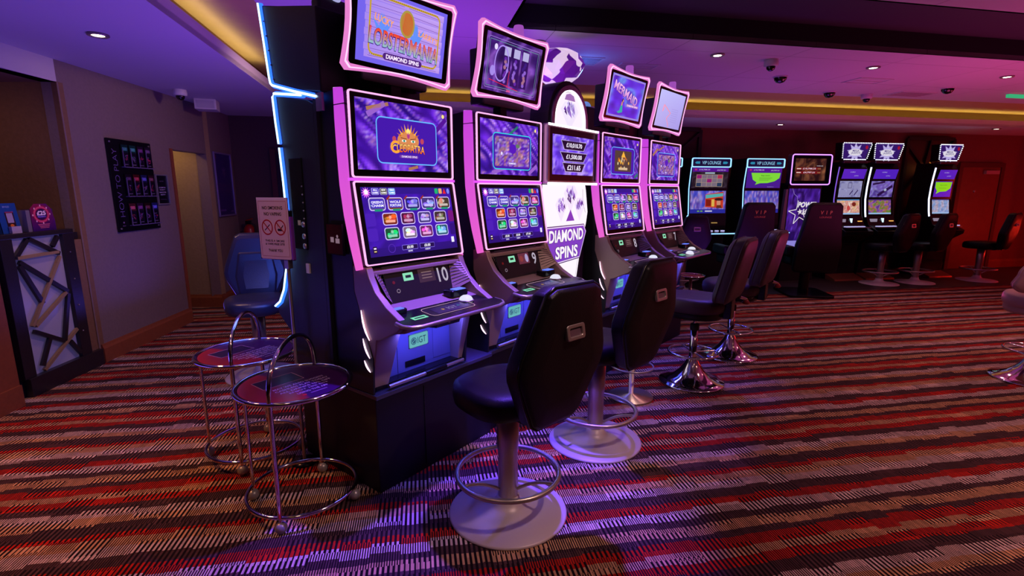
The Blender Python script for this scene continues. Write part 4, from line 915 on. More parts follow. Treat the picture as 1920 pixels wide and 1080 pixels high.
# tall lounge chairs
def lounge_chair(label, loc, rz, leg):
    t = thing('lounge_chair', label, 'chair', (loc[0], loc[1], 0), rz, 'high-backed lounge chairs')
    ol = [(.17, 1.34), (.21, 1.30), (.25, .98), (.29, .75), (.29, .40), (.26, .36)]; ol = ol + [(-x, z) for x, z in ol[::-1]]
    def yb(z): return -.24-.16*(z-.4)
    MB().loft([[(x*k, yb(.85+(z-.85)*k)+dy, .85+(z-.85)*k) for x, z in ol] for k, dy in ((.9, .05), (.98, .02), (1, -.02), (1, -.06), (.96, -.08), (.6, -.085))], False).build('backrest', leather, t, .02, 4)
    MB().prism(rr(.56, .52, .10), 'z', .44, .58).build('seat', leather, t, .03, 4)
    for s in (-1, 1):
        MB().box(s*.29-.05, s*.29+.05, -.20, .22, .58, .72).build('armrest', leather, t, .03, 4)
    MB().lathe([(.07, .03), (.06, .45)], 20).build('pedestal', black, t); MB().prism(rr(.62, .70, .08), 'z', .004, .035).build('foot_plate', black, t, .006)
    P = Pic(.22, .12); P.text('V  I  P', .11, .088, .050, (.62, .20, .10), .02, .15); P.text('LOUNGE', .11, .025, .026, (.55, .14, .08), .01, .15)
    P.build('lettering', (-.11, yb(1.12)-.094, 1.12), (1, 0, 0), (0, -.16, 1), t, 'print_glow2', .5, label='dull red VIP lettering', slab=False)  # lettering given a glow of its own to show in the dimness
    return t
L1 = lounge_chair('tall black lounge chair with red lettering in front of the green speech bubble machine', (3.38, 7.42), R(2), 1)
dup(L1, (4.30, 7.32, 0), R(-8), 'tall black lounge chair with red lettering, right one, in front of the violet star sign')

# ------------------------------------------------------------------ machines along the back wall
BH = 80.0; THV = R(90-BH); Vb0 = Vector((5.2, 8.45, 0)); UB = hdg(BH); VB = hdg(BH-90)
def onB(X, back=0): d = (X*1.029-5.2)/UB.x; p = Vb0+UB*d+VB*back; return (p.x, p.y)
DIMM = glow('cyan_outline', (.25, .55, 1), 1.8)
def vip_machine(label, X, w_, kind):
    t = thing('gaming_machine', label, 'slot machine', (*onB(X), 0), THV, 'machines along the back wall')
    MB().prism([(.06, 0), (.06, .80), (.02, .95), (.03, 1.13), (.05, 1.52), (.0, 2.0), (.40, 2.0), (.46, 1.2), (.46, 0)], 'x', 0, w_).build('cabinet', blackm, t, .004)
    P = Pic(w_-.06, .12); W_ = P.w; P.rect(0, 0, W_, .12, (.02, .05, .22)); P.up(); P.text('VIP LOUNGE', W_/2, .06, .050, (.60, .85, 1), .01, W_*.52)
    for s in (-1, 1): P.poly([(W_/2+s*W_*.32, .06-.018), (W_/2+s*W_*.42, .06-.018), (W_/2+s*W_*.46, .06), (W_/2+s*W_*.42, .06+.018), (W_/2+s*W_*.32, .06+.018)], (.15, .60, .75))
    bn_ = P.build('banner', (.03, .005, 1.865), (1, 0, 0), (0, -.10, 1), t, 'screen_dim', .75)
    MB().frame(rr(w_, .145, .025, w_/2, 1.925), rr(w_-.03, .115, .015, w_/2, 1.925), 'y', -.012, .002).build('neon_outline', DIMM, bn_)
    P = Pic(w_-.06, .31); h = .31; W_ = P.w; P.rect(0, 0, W_, h, (.30, .12, .62)); P.up(); P.rect(0, h*.80, W_, h, (.36, .08, .62)); P.up()
    P.text('£10,788.25', W_*.33, h*.90, .020, (.9, .8, 1), .01, W_*.3); P.text('£4,797.21', W_*.80, h*.88, .020, (.9, .8, 1), .01, W_*.24); P.rect(W_*.06, h*.87, W_*.12, h*.94, (.85, .2, .4))
    if kind == 'grid':
        P.swirl(0, 0, W_, h*.80, [(.12, .10, .14), (.25, .2, .26), (.1, .08, .12)], 4); P.up(); P.rect(W_*.12, h*.06, W_*.86, h*.66, (.75, .65, .55)); P.up()
        for i in range(5):
            for j in range(3):
                c = (.52, .46, .54) if (i+j*2) % 4 else random.choice([(.62, .12, .48), (.75, .2, .35), (.15, .25, .4)])
                P.rect(W_*(.13+.145*i), h*(.075+.195*j), W_*(.265+.145*i), h*(.255+.195*j), c)
        P.up(); P.rect(W_*.35, h*.70, W_*.62, h*.77, (.7, .8, .85))
    else:
        pts = [(W_*.12, h*.76), (W_*.97, h*.76), (W_*.95, h*.50), (W_*.82, h*.34), (W_*.62, h*.25), (W_*.40, h*.24), (W_*.26, h*.16), (W_*.30, h*.28), (W_*.18, h*.42)]
        P.poly(pts, (.55, .95, .25)); P.up(); P.text('Keep control...', W_*.55, h*.62, .026, (.12, .30, .10), .01)
        for k in range(3): P.rect(W_*.36, h*(.50-.06*k), W_*(.74-.05*k), h*(.515-.06*k), (.25, .55, .15))
        P.text('GambleAware', W_*.72, h*.06, .014, (.7, .6, .9))
    P.build('upper_display', (.03, .026, 1.54), (1, 0, 0), (0, -.06, 1), t, 'screen_dim', .75)
    P = Pic(w_-.06, .35); h = .35; P.swirl(0, 0, W_, h, [(.25, .28, .80), (.45, .42, .88), (.75, .55, .80), (.60, .60, .90), (.35, .25, .7)], 3 if kind == 'grid' else 9, ax=2.6, ay=.8, dark=.15); P.up(); P.rect(0, 0, W_, h*.18, (.16, .18, .66)); P.up()
    P.rect(W_*.20, h*.07, W_*.26, h*.12, (.5, .75, .3)); P.rect(W_*.29, h*.07, W_*.35, h*.12, (.5, .75, .3)); P.rect(W_*.42, h*.07, W_*.62, h*.12, (.92, .92, 1))
    if kind == 'grid':
        P.poly([(W_*.42, h*.28), (W_*.93, h*.22), (W_*.93, h*.96), (W_*.42, h*.84)], (.85, .25, .15)); P.up()
        P.poly([(W_*.43, h*.66), (W_*.92, h*.76), (W_*.92, h*.90), (W_*.43, h*.82)], (.35, .75, .75)); P.poly([(W_*.44, h*.32), (W_*.58, h*.32), (W_*.58, h*.60), (W_*.44, h*.62)], (.55, .12, .05)); P.poly([(W_*.60, h*.30), (W_*.68, h*.30), (W_*.68, h*.62), (W_*.60, h*.62)], (.95, .78, .35)); P.up()
        P.ell(W_*.80, h*.46, .035, .06, (.88, .60, .48), 12); P.up(); P.ell(W_*.80, h*.62, .075, .022, (.25, .10, .08), 12); P.poly([(W_*.73, h*.23), (W_*.90, h*.22), (W_*.86, h*.36), (W_*.75, h*.36)], (.45, .2, .1))
    P.build('lower_display', (.03, .012, 1.145), (1, 0, 0), (0, .025, .35), t, 'screen_dim', .8)
    o = MB().prism([(.06, .90), (-.26, .86), (-.27, .83), (.06, .80)], 'x', .0, w_).build('button_deck', black, t, .004)
    MB().box(.01, w_-.01, -.283, -.27, .835, .85).build('light_line', DIMM, o)
    for k in range(5): MB().box(.08+k*.1, .12+k*.1, -.20, -.15, .872, .888).build('push_button', glow('small_white', (.6, .55, 1), .8), o)
    MB().box(w_*.42, w_*.47, .0, .03, .97, 1.07).build('note_slot', glow('slot_white', (.6, .85, 1), 1.4), t); MB().box(w_*.62, w_*.76, .0, .03, .985, 1.0).build('info_strip', glow('slot_amber', (.6, .35, .1), .6), t)
    MB().box(w_*.12, w_*.30, .0, .03, .98, 1.05).build('mini_screen', glow('mini_screen', (.35, .14, .12), .6), t)
    pts = [(-.012, 1.86), (.012, 1.70), (.03, 1.52), (.012, 1.30), (-.002, 1.13)]
    MB().tube([(-.004, a, b) for a, b in pts], .008, 8).build('neon_edge', DIMM, t)
    MB().tube([(-.004, a, b) for a, b in [(-.002, 1.12), (.03, 1.10), (.035, 1.02), (-.02, .95), (-.02, .88)]], .008, 8).build('neon_edge', DIMM, t)
    MB().tube([(-.004, -.01, .78), (-.004, -.01, .30)], .007, 8).build('neon_edge', DIMM, t)
    return t
vip_machine('lounge machine at the left of the back wall, mostly hidden, green bubble on screen', 1.92, .66, 'bubble')
vip_machine('lounge machine with a grid of reels over a picture of a hat-wearing explorer', 2.70, .67, 'grid')
vip_machine('lounge machine with a green speech bubble beside the framed jackpot screen', 3.60, .67, 'bubble')
# linked jackpot sign
t = thing('jackpot_sign', 'violet framed jackpot screen above a POWER LINK star panel', 'sign', (*onB(4.33), 0), THV)
f = MB().frame(rr(.745, .50, .04, .375, 1.83), rr(.685, .44, .02, .375, 1.83), 'y', -.03, .06).build('screen_frame', mat('plum_bezel', (.035, .012, .04), .25), t)
MB().tube([(x, -.033, z) for x, z in rr(.715, .47, .035, .375, 1.83)], .0085, 8, True).build('neon_outline', VIOL, f)
MB().box(.02, .73, .0, .07, 1.60, 2.06).build('screen_back', black, f)
P = Pic(.56, .35); P.swirl(0, 0, .56, .35, [(.12, .05, .06), (.40, .22, .14), (.22, .10, .10), (.50, .30, .2)], 15, dark=.3); P.up()
for cy, tx, w_ in ((.19, '£10,788.25', .24), (.13, '£4,797.21', .21)): P.rect(.02, cy-.022, .47, cy+.022, (.50, .08, .10)); P.up(); P.rect(.03, cy-.008, .11, cy+.008, (.95, .85, .8)); P.text(tx, .26, cy, .028, (.98, .88, .95), .02, w_); P.rect(.41, cy-.006, .47, cy+.006, (.6, .5, .3)); P.l -= 1
P.up(); P.text('POWER LINK', .45, .235, .014, (.9, .85, .9), .01)
P.build('display', (.095, -.008, 1.655), parent=t, m='screen_dim', es=.8)
P = Pic(.58, .95); P.swirl(0, 0, .58, .95, [(.10, .04, .32), (.20, .08, .50), (.42, .24, .80), (.16, .06, .42), (.28, .12, .62)], 22, ax=1.2, ay=1.4, dark=.3); P.up()
P.rect(0, 0, .58, .10, (.62, .58, .95)); P.text('POWER', .36, .69, .090, (1, .98, 1), .05, .36, .25); P.text('LINK', .40, .575, .090, (1, .98, 1), .05, .25, .25)
sp = [(90+72*i) for i in range(5)]
def star_pts(cx, cy, r, r2, a0=100): return [((r if i % 2 == 0 else r2)*math.cos(R(a0+36*i))+cx, (r if i % 2 == 0 else r2)*math.sin(R(a0+36*i))+cy) for i in range(10)]
q1 = star_pts(.22, .56, .20, .075)
for i in range(10):
    if i in (8, 9): continue
    a, b = q1[i], q1[(i+1) % 10]; P.line(a[0], a[1], b[0], b[1], .012, (1, .98, 1))
P.star(.235, .575, .055, .022, (1, .98, 1), 5, 100)
for a, b, c, d in ((.06, .95, .10, .86), (.10, .86, .16, .82), (.16, .82, .17, .74)): P.line(a, b, c, d, .004, (.8, .7, 1))
P.build('lit_panel', (.07, .04, .58), parent=t, m='screen_dim', es=.85, label='violet lit panel with a white star')
MB().box(.05, .67, .045, .30, .0, 1.62).build('cabinet', blackm, t, .006); MB().prism([(.015, 1.52), (.05, 1.52), (.05, .70), (-.03, .70)], 'y', .04, .10).build('side_fin', mat('grey_fin', (.3, .3, .36), .4), t)

def curve_machine(label, X, w_, kind, strip_on=True):
    t = thing('gaming_machine', label, 'slot machine', (*onB(X), 0), THV, 'machines along the back wall')
    prof = [(.10, 1.96), (.03, 1.86), (.06, 1.60), (.07, 1.35), (.02, 1.08), (-.06, .92), (-.25, .84), (-.24, .78), (.02, .62), (.06, .0), (.48, 0), (.48, 1.2), (.40, 1.96)]
    MB().prism(prof, 'x', .0, w_).build('cabinet', black, t, .006)
    MB().box(.04, w_-.04, .0, .12, 1.94, 1.98).build('crown', mat('dark_chrome', (.25, .2, .35), .2, .9), t, .01)
    tp = MB().prism([(.0, 1.99), (w_-.06, 1.99), (w_+.02, 2.27), (-.02, 2.27)], 'y', .02, .16).build('topper', black, t, .008)
    P = Pic(w_-.02, .25); W_ = P.w; P.poly([(.02, 0), (W_-.08, 0), (W_, .25), (.0, .25)], (.20, .10, .45)); P.up()
    P.star(W_*.45, .11, .16, .085, (.80, .75, 1), 9); P.up(); P.ell(W_*.45, .11, .13, .055, (.97, .95, 1)); P.up(); P.text('MEGA', W_*.47, .135, .035, (.35, .28, .6), .02); P.text('JACKPOTS', W_*.47, .095, .035, (.35, .28, .6), .02); P.text('777', W_*.48, .20, .022, (.95, .92, 1), .02)
    P.ell(W_*.86, .19, .025, .03, (.7, .08, .2)); bn_ = P.build('display', (.01, .016, 2.005), parent=tp, m='screen_dim', es=1.0, slab=False)
    bl_ = MB(); 
    def run(a, b, n):
        for i in range(n): q = (i+.5)/n; bl_.ball((a[0]+(b[0]-a[0])*q, .012, a[1]+(b[1]-a[1])*q), .0085, 5)
    run((.0, 2.262), (w_+.01, 2.262), 17); run((.03, 2.0), (w_-.07, 2.0), 15); run((.01, 2.01), (-.0, 2.255), 8); run((w_-.06, 2.01), (w_+.01, 2.25), 8)
    bl_.build('bulb_border', glow('bulb_white', (.8, .82, 1), 2.2), tp)
    P = Pic(w_-.10, .16); W_ = P.w; P.rect(0, 0, W_, .16, (.32, .14, .82)); P.up(); P.text('£10,788.25', W_*.42, .11, .018, (.80, .75, .98), .01); P.text('£4,797.21', W_*.62, .05, .018, (.80, .75, .98), .01)
    P.build('top_display', (.05, .028, 1.69), (1, 0, 0), (0, -.04, .16), t, 'screen_dim', .8)
    P = Pic(w_-.10, .265); h = .265
    if kind == 0:
        P.swirl(0, 0, W_, h, [(.5, .5, .72), (.68, .68, .85), (.55, .55, .78)], 30, dark=.15); P.up()
        for i in range(3):
            for j in range(2): P.rrect(W_*(.06+.29*i), h*(.12+.40*j), W_*(.32+.29*i), h*(.46+.40*j), .01, (.62, .62, .80)); 
        P.up(); P.ring(W_*.38, h*.55, W_*.55, h*.9, .01, .006, (.15, .12, .35)); P.line(W_*.5, h*.15, W_*.62, h*.42, .018, (.2, .16, .4)); P.line(W_*.7, h*.12, W_*.85, h*.45, .018, (.2, .16, .4))
    elif kind == 1:
        P.swirl(0, 0, W_, h, [(.3, .22, .6), (.6, .58, .85), (.45, .35, .75)], 31, dark=.2); P.up(); P.line(.03, h*.8, W_*.6, h*.95, .03, (.15, .08, .3)); P.line(W_*.35, h*.10, W_*.95, h*.7, .045, (.12, .06, .3)); P.ell(W_*.66, h*.45, .025, .022, (.8, .85, .98))
    else:
        P.rect(0, 0, W_, h, (.30, .12, .80)); P.up(); P.poly([(W_*.02, h*.95), (W_*.97, h*.95), (W_*.93, h*.55), (W_*.70, h*.36), (W_*.35, h*.33), (W_*.13, h*.20), (W_*.17, h*.38), (W_*.04, h*.6)], (.55, .92, .12)); P.up(); P.text('Stay in control', W_*.5, h*.75, .022, (.2, .4, .1)); P.rect(W_*.25, h*.55, W_*.7, h*.57, (.3, .6, .1))
    P.build('upper_display', (.05, .055, 1.39), (1, 0, 0), (0, -.01, .265), t, 'screen_dim', .75)
    P = Pic(w_-.10, .25); h = .25
    P.swirl(0, 0, W_, h, [[(.95, .75, .65), (.85, .5, .5), (.98, .9, .85), (.9, .65, .4)], [(.4, .25, .6), (.6, .4, .75), (.75, .45, .3), (.35, .55, .25)], [(.5, .62, .85), (.65, .72, .88), (.75, .68, .78)]][kind], 40+kind, ax=1.6, ay=1.6, dark=.2); P.up(); P.rect(0, 0, W_, h*.10, (.65, .8, .98)); P.rect(0, h*.93, W_, h, (.3, .6, .85) if kind == 0 else (.3, .2, .5))
    if kind == 0: P.ell(W_*.75, h*.68, .04, .035, (.5, .15, .12)); P.ell(W_*.5, h*.42, .03, .045, (.85, .3, .3))
    P.build('lower_display', (.05, .024, 1.105), (1, 0, 0), (0, .04, .25), t, 'screen_dim', .85)
    if strip_on: MB().tube([(-.006, a+.01, b) for a, b in [(.02, 1.88), (.04, 1.72), (.055, 1.55), (.06, 1.35), (.03, 1.15), (.01, 1.06)]], .012, 8).build('light_edge', glow('lilac_white_edge', (.72, .75, 1), 1.9), t)
    else: MB().tube([(-.006, a+.01, b) for a, b in [(.02, 1.88), (.04, 1.72), (.055, 1.55), (.06, 1.35), (.03, 1.15)]], .008, 8).build('light_edge', glow('dim_violet_edge', (.25, .12, .8), .9), t)
    o = MB().box(.05, w_-.03, -.22, -.02, .89, .905).build('button_panel', mat('steel_keys', (.4, .35, .45), .3, .8), t)
    for k in range(6): MB().box(.08+k*.065, .12+k*.065, -.16, -.11, .905, .918).build('push_button', glow('small_white', (.6, .55, 1), .8), o)
    MB().box(w_*.52, w_*.57, -.035, .0, .96, 1.04).build('note_slot', glow('slot_white', (.6, .85, 1), 1.4), t); MB().box(w_*.78, w_*.94, -.03, .0, .985, 1.0).build('info_strip', glow('slot_amber2', (.9, .45, .1), 1.2), t); MB().box(w_*.10, w_*.34, -.03, .0, .965, 1.03).build('mini_screen', glow('mini_screen2', (.3, .25, .35), .8), t)
    MB().prism(rr(.055, .055, .008, w_*.32, .70), 'y', .02, .05).build('logo_light', glow('blue_logo', (.25, .4, 1), 1.8), t)
    MB().box(w_*.62, w_*.86, .0, .04, .70, .725).build('blue_slot', glow('cyan_slot', (.15, .6, 1), 1.4), t)
    MB().prism([(.06, 0.005), (-.16, .005), (-.15, .03), (.06, .10)], 'x', -.01, w_+.01).build('foot_tray', mat('copper_tray', (.35, .14, .08), .35, .6), t)
    return t
curve_machine('curved machine under a MEGA JACKPOTS crown, first of the three, pale reels on screen', 5.24, .53, 0, False)
curve_machine('curved machine under a MEGA JACKPOTS crown, second, white light down its left edge', 5.82, .54, 1)
curve_machine('curved machine under a MEGA JACKPOTS crown nearest the red door, green bubble on screen', 7.04, .45, 2)

# lattice panels on the back wall
def lattice(label, s0, s1, z0, z1, seed):
    t = thing('fretwork_screen', label, 'wall panel', bw(s0, .03, z0), THB); w_, h = s1-s0, z1-z0
    MB().box(.02, w_-.02, -.012, -.005, .02, h-.02).build('backing', mat('dark_maroon', (.05, .012, .012), .5), t)
    f = MB()
    for a, b in (((0, 0), (0, h)), ((w_, 0), (w_, h)), ((0, 0), (w_, 0)), ((0, h), (w_, h))): f.bar((a[0], -.03, a[1]), (b[0], -.03, b[1]), .06, .04)
    f.build('frame', darkwood, t)
    rs = random.Random(seed)
    for a, b in (((0, h*.95), (w_, h*.55)), ((0, h*.6), (w_, h*.98)), ((w_*.15, 0), (w_*.5, h)), ((w_*.9, 0), (w_*.35, h*.8)), ((0, h*.35), (w_, h*.75)), ((0, h*.3), (w_, h*.02))): MB().bar((a[0], -.04, a[1]), (b[0], -.04, b[1]), .045, .03).build('crossbar', darkwood, t)
    return t
lattice('dark wood panel of crossing bars on the back wall between two curved machines', 5.30, 6.30, .1, 2.42, 1)
lattice('dark wood panel of crossing bars behind the farthest plinth machine', .15, 1.22, .1, 2.48, 2)
t = thing('wall_lamp', 'small amber wall lamp on the dark crossing bars', 'lamp', bw(5.86, .14, 1.86), THB)
MB().lathe([(.02, 0), (.03, .03), (.018, .06)], 14).build('shade', glow('amber_shade', (1, .35, .08), 2.2), t)
for a in (-50, 45): MB().bar((0, 0, .04), (.16*math.sin(R(a)), 0, .04+.16*math.cos(R(a))), .012, .012).build('arm', mat('amber_metal', (.5, .2, .05), .2, .9, emit=(1, .3, .05), es=.35), t)
MB().box(-.02, .02, 0, .10, .0, .05).build('bracket', black, t)
light('POINT', bw(5.86, .26, 1.90), (1, .4, .1), .35, .03)
# door in the far wall at the left
t = bpy.data.objects.new('door_2', None); C.objects.link(t); t.location = (-3.36, 7.40, 0); t.rotation_euler = (0, 0, R(11)); struct(t)
MB().box(0, .85, -.02, -.005, 0, 2.02).build('door_leaf', mat('black_door', (.02, .012, .02), .4), t); MB().box(-.07, 0, -.04, 0, 0, 2.08).build('door_frame', mat('dark_red_wood', (.10, .02, .02), .4, var=.2), t); MB().box(.10, .125, -.03, -.02, .05, 1.95).build('door_edge', silver, t)
# fire extinguisher
t = thing('fire_extinguisher', 'red fire extinguisher on the wall behind the navy stool', 'fire extinguisher', (-3.72, 7.18, .58), R(-10))
MB().lathe([(.001, 0), (.07, .0), (.075, .02), (.075, .38), (.05, .43), (.022, .45), (.001, .45)], 24).build('cylinder', mat('red_paint', (.35, .01, .01), .3), t); MB().box(-.05, .03, -.015, .015, .45, .50).build('valve', black, t, .004); MB().tube([(.03, 0, .47), (.09, 0, .44), (.10, 0, .30), (.085, 0, .15)], .011, 8).build('hose', rubber, t)
MB().tube([(-.05, 0, .50), (.06, 0, .53)], .008, 6).build('lever', mat('red_paint', (.35, .01, .01), .3), t)

# ------------------------------------------------------------------ chrome drinks tables
def drinks_table(label, loc, rz):
    t = thing('drinks_table', label, 'table', (loc[0], loc[1], 0), rz, None); r = .25
    MB().circle(r, .075, .0095, 64, m=10).build('base_ring', chrome, t)
    arc = [(-r, 0, .075+.54*i/6) for i in range(7)] + [(-r*math.cos(math.pi*i/24), 0, .615+.215*(math.sin(math.pi*i/24))**.8) for i in range(1, 24)] + [(r, 0, .615-.54*i/6) for i in range(7)]
    MB().tube(arc, .0105, 12).build('loop_handle', chrome, t, label='tall chrome hoop that forms legs and handle')
    for a in (90, 270): MB().tube([(r*math.cos(R(a))*.98, r*math.sin(R(a))*.98, .075), (r*math.cos(R(a))*.98, r*math.sin(R(a))*.98, .60)], .0085, 10).build('leg', chrome, t) if a == 90 else None
    MB().circle(r+.004, .610, .0105, 64, m=10).build('top_ring', chrome, t)
    MB().lathe([(.001, .600), (r-.006, .600), (r-.006, .612), (.001, .612)], 56).build('tabletop', mat('purple_black_top', (.05, .01, .05), .08, spec=.6), t)
    P = Pic(.48, .48); c = .24
    pts = [(c+.238*math.cos(2*math.pi*i/60), c+.238*math.sin(2*math.pi*i/60)) for i in range(60)]
    for i in range(60): P.poly([(c, c), pts[i], pts[(i+1) % 60]], None, [(.20, .06, .28), *[((.62, .06, .12) if q[0] < c-.05 else (.24, .06, .30)) for q in (pts[i], pts[(i+1) % 60])]])
    P.up(); P.ring(.10, .255, .30, .375, .003, .003, (.75, .55, .70)); P.up(); P.rect(.104, .259, .296, .371, (.14, .06, .22))
    for k, (tx, w_) in enumerate((('MAY WE ALSO SUGGEST', .25), ('CASHLESS PLAY TODAY', .26), ('ALL DRINKS 10% OFF', .25), ('ENJOY 10% OFF', .19), ('USING THE APP', .15))): P.text(tx, .25, .215-.030*k, .017, (.78, .66, .84), .006, w_)
    P.rect(.22, .058, .30, .066, (.55, .4, .6)); P.ell(.19, .062, .010, .008, (.8, .1, .15))
    ta = R(52)-rz; ex = Vector((math.cos(ta), math.sin(ta), 0)); ey = Vector((-math.sin(ta), math.cos(ta), 0))
    P.build('printed_disc', Vector((0, 0, .613))-ex*.24-ey*.24, ex, ey, t, 'print', 0, step=.0003, slab=False)
    for k in range(4):
        a = R(90*k+(0 if k % 2 == 0 else 0)); o = MB().ball((r*math.cos(a), r*math.sin(a), .029), .0275, 12).build('caster_ball', mat('grey_caster', (.35, .33, .34), .35, .4), t); MB().lathe([(.007, .05), (.007, .075)], 8, (r*math.cos(a), r*math.sin(a), 0)).build('caster_stem', chrome, o)
    return t
Tt = drinks_table('nearer chrome drinks table with a purple printed top and loop handle', (-1.026, 2.25), R(90))
dup(Tt, (-1.49, 2.715, 0), R(101), 'farther chrome drinks table with a red printed top, left of the nearer one')
# small tables beside the machine stools
def side_table(label, loc):
    t = thing('side_table', label, 'table', (loc[0], loc[1], 0), 0)
    MB().lathe([(.001, 0), (.16, 0), (.16, .012), (.02, .03), (.018, .49), (.001, .49)], 28).build('stand', brushed, t); MB().circle(.15, .24, .007, 32, m=6).build('ring', brushed, t)
    MB().lathe([(.001, .49), (.15, .49), (.155, .50), (.001, .505)], 32).build('tabletop', mat('red_top', (.30, .03, .05), .2), t); MB().circle(.155, .50, .008, 32, m=6).build('rim', chrome, t)
    return t
side_table('small round table with a red top just past the farthest machine', (2.15, 5.98)); side_table('small round table with a red top beside the second octagonal stool', (.88, 3.52))

# no smoking sign on its pole
t = thing('sign_stand', 'no smoking and no vaping notice on a chrome pole by the drinks tables', 'sign', (-1.165, 2.60, 0), R(-21))
MB().lathe([(.001, 0), (.066, 0), (.066, .012), (.02, .02), (.001, .02)], 28).build('base', black, t); MB().tube([(0, .0, .015), (0, 0, 1.16)], .009, 10).build('pole', brushed, t); MB().box(-.015, .015, -.012, .02, 1.10, 1.17).build('clamp', brushed, t, .003)
h = MB().box(-.167, .057, -.014, .0, 1.145, 1.40).build('holder', black, t, .003)
MB().box(.053, .059, -.022, .0, 1.15, 1.37).build('holder_edge', mat('violet_lit_edge', (.25, .05, .5), .2), h)  # edge coloured violet for the machine light falling on it
P = Pic(.205, .315); w_, hh = .205, .315; P.rrect(0, 0, w_, hh, .010, (.86, .70, .70)); P.up(); P.ring(.010, .014, w_-.010, hh-.018, .004, .0016, (.62, .10, .12)); P.rect(0, hh-.012, w_, hh, (.88, .76, .80))
ink = (.16, .08, .12); P.up()
P.text('NO SMOKING', w_/2, hh-.052, .017, ink, .012, .135); P.text('NO VAPING', w_/2, hh-.083, .017, ink, .012, .115)
for sx in (-1, 1):
    cx, cy = w_/2+sx*.043, hh*.52; P.ering(cx, cy, .037, .040, .0065, (.72, .10, .10)); P.line(cx-.024, cy+.026, cx+.024, cy-.026, .0055, (.72, .10, .10)); P.l -= 1
    if sx < 0: P.line(cx-.018, cy-.016, cx+.018, cy+.014, .005, ink); P.line(cx-.014, cy+.012, cx-.018, cy+.020, .002, ink)
    else: P.rrect(cx-.018, cy-.018, cx+.012, cy-.006, .004, ink); P.line(cx+.004, cy-.006, cx+.020, cy+.012, .005, ink); P.line(cx-.014, cy+.0, cx-.018, cy+.014, .002, ink)
    P.l += 1
P.text('THIS IS A SMOKE', w_/2, .095, .0105, ink, .01, .128); P.text('& VAPE FREE SITE', w_/2, .078, .0105, ink, .01, .128); P.text('THANK YOU', w_/2, .045, .014, ink, .012, .095)
P.build('notice', (-w_/2-.055, -.0185, 1.15), parent=t, m='print', es=0)

# ------------------------------------------------------------------ left side: counter, leaflets, wall boards
DW = Vector((dw.x, dw.y, 0)); NW = Vector((dw.y, -dw.x, 0))          # along the left wall, out of it into the room
THW = math.atan2(dw.y, dw.x)
def lw(y, out, z): k = (y-WA.y)/dw.y; return Vector((WA.x+dw.x*k, WA.y+dw.y*k, z)) + NW*out
# local frame: x along the wall away from the viewer, y into the wall (away from the room), z up
t = thing('lattice_counter', 'dark wood counter with a fretwork front standing in the wall recess', 'counter', lw(3.48, 0, 0), THW)
MB().box(.0, .76, .02, .34, .0, 1.16).build('carcass', darkwood, t)
MB().box(-.02, .665, -.022, .36, 1.16, 1.195).build('countertop', darkwood, t, .004)
MB().box(.02, .765, -.035, .02, .0, .14).build('plinth', darkwood, t, .004)
MB().box(.0, .10, -.018, .02, .14, 1.16).build('stile', darkwood, t, .003); MB().box(.555, .665, -.018, .02, .14, 1.16).build('stile', darkwood, t, .003)
MB().box(.66, .76, .0, .30, .14, 1.10).build('end_filler', wallb, t)
MB().box(.10, .555, .012, .019, .14, 1.16).build('frosted_panel', mat('frosted_lilac', (.34, .30, .42), .25, emit=(.2, .17, .42), es=.10), t, label='pale lilac frosted backing panel')
bars = [((.238, 1.146), (.117, 1.024), 0), ((.248, 1.149), (.505, 1.01), 0), ((.124, 1.019), (.497, 1.024), 1), ((.136, .99), (.522, .70), 0), ((.13, .964), (.272, .655), 0), ((.5, .989), (.146, .509), 1), ((.5, .696), (.172, .502), 1), ((.518, .683), (.408, .318), 0), ((.146, .468), (.40, .32), 0), ((.545, .38), (.175, .156), 1), ((.27, .381), (.164, .195), 0), ((.455, .301), (.542, .175), 0), ((.502, 1.146), (.436, 1.073), 0)]
for i, (a, b, k) in enumerate(bars): MB().bar((a[0], -.004-.001*i, a[1]), (b[0], -.004-.001*i, b[1]), .030 if k == 0 else .022, .022).build('crossbar', tan if k else darkwood, t)
for k in (0, 1, 2, 3): MB().ball((.60, -.020, .35+k*.22), .006, 6).build('screw', brushed, t)
# leaflets on the counter
t = thing('leaflet_holder', 'blue leaflet holder with a stack of cards, left on the counter', 'leaflet holder', lw(3.575, -.03, 1.196), THW)
P = Pic(.155, .215); P.rect(0, 0, .155, .215, (.10, .28, .58)); P.up(); P.text('BINGO', .075, .19, .012, (.6, .7, .9)); P.rect(.05, .03, .12, .15, (.20, .08, .12)); P.up(); P.rect(.06, .075, .11, .145, (.62, .58, .72)); P.rect(.06, .005, .12, .035, (.62, .58, .78)); P.ell(.087, .055, .015, .012, (.8, .45, .2)); P.rect(.055, .148, .12, .155, (.6, .2, .4))
P.build('card_front', (0, -.006, .0), (1, 0, 0), (0, .10, 1), t, 'print', 0); MB().prism([(0, 0), (.055, 0), (.03, .21)], 'x', .0, .155).build('stand', mat('blue_card', (.02, .08, .25), .4), t); MB().box(.045, .125, -.028, -.008, .0, .05).build('pocket', mat('clear_plastic', (.4, .35, .5), .1), t)
t = thing('promo_box', 'round-topped purple card box printed £25 on the counter', 'display box', lw(3.80, -.01, 1.196), THW)
P = Pic(.215, .205); c = [(0, 0), (.215, 0), (.215, .08), (.19, .17), (.15, .205), (.04, .205), (.0, .17)]
P.poly(c, None, [(.22, .08, .42), (.2, .07, .4), (.35, .1, .45), (.45, .12, .4), (.3, .1, .4), (.55, .1, .3), (.5, .1, .3)]); P.up(); P.ell(.095, .125, .078, .066, (.62, .12, .30)); P.up(); P.ering(.095, .125, .070, .060, .012, (.85, .30, .48)); P.ell(.095, .125, .05, .042, (.20, .06, .32)); P.up()
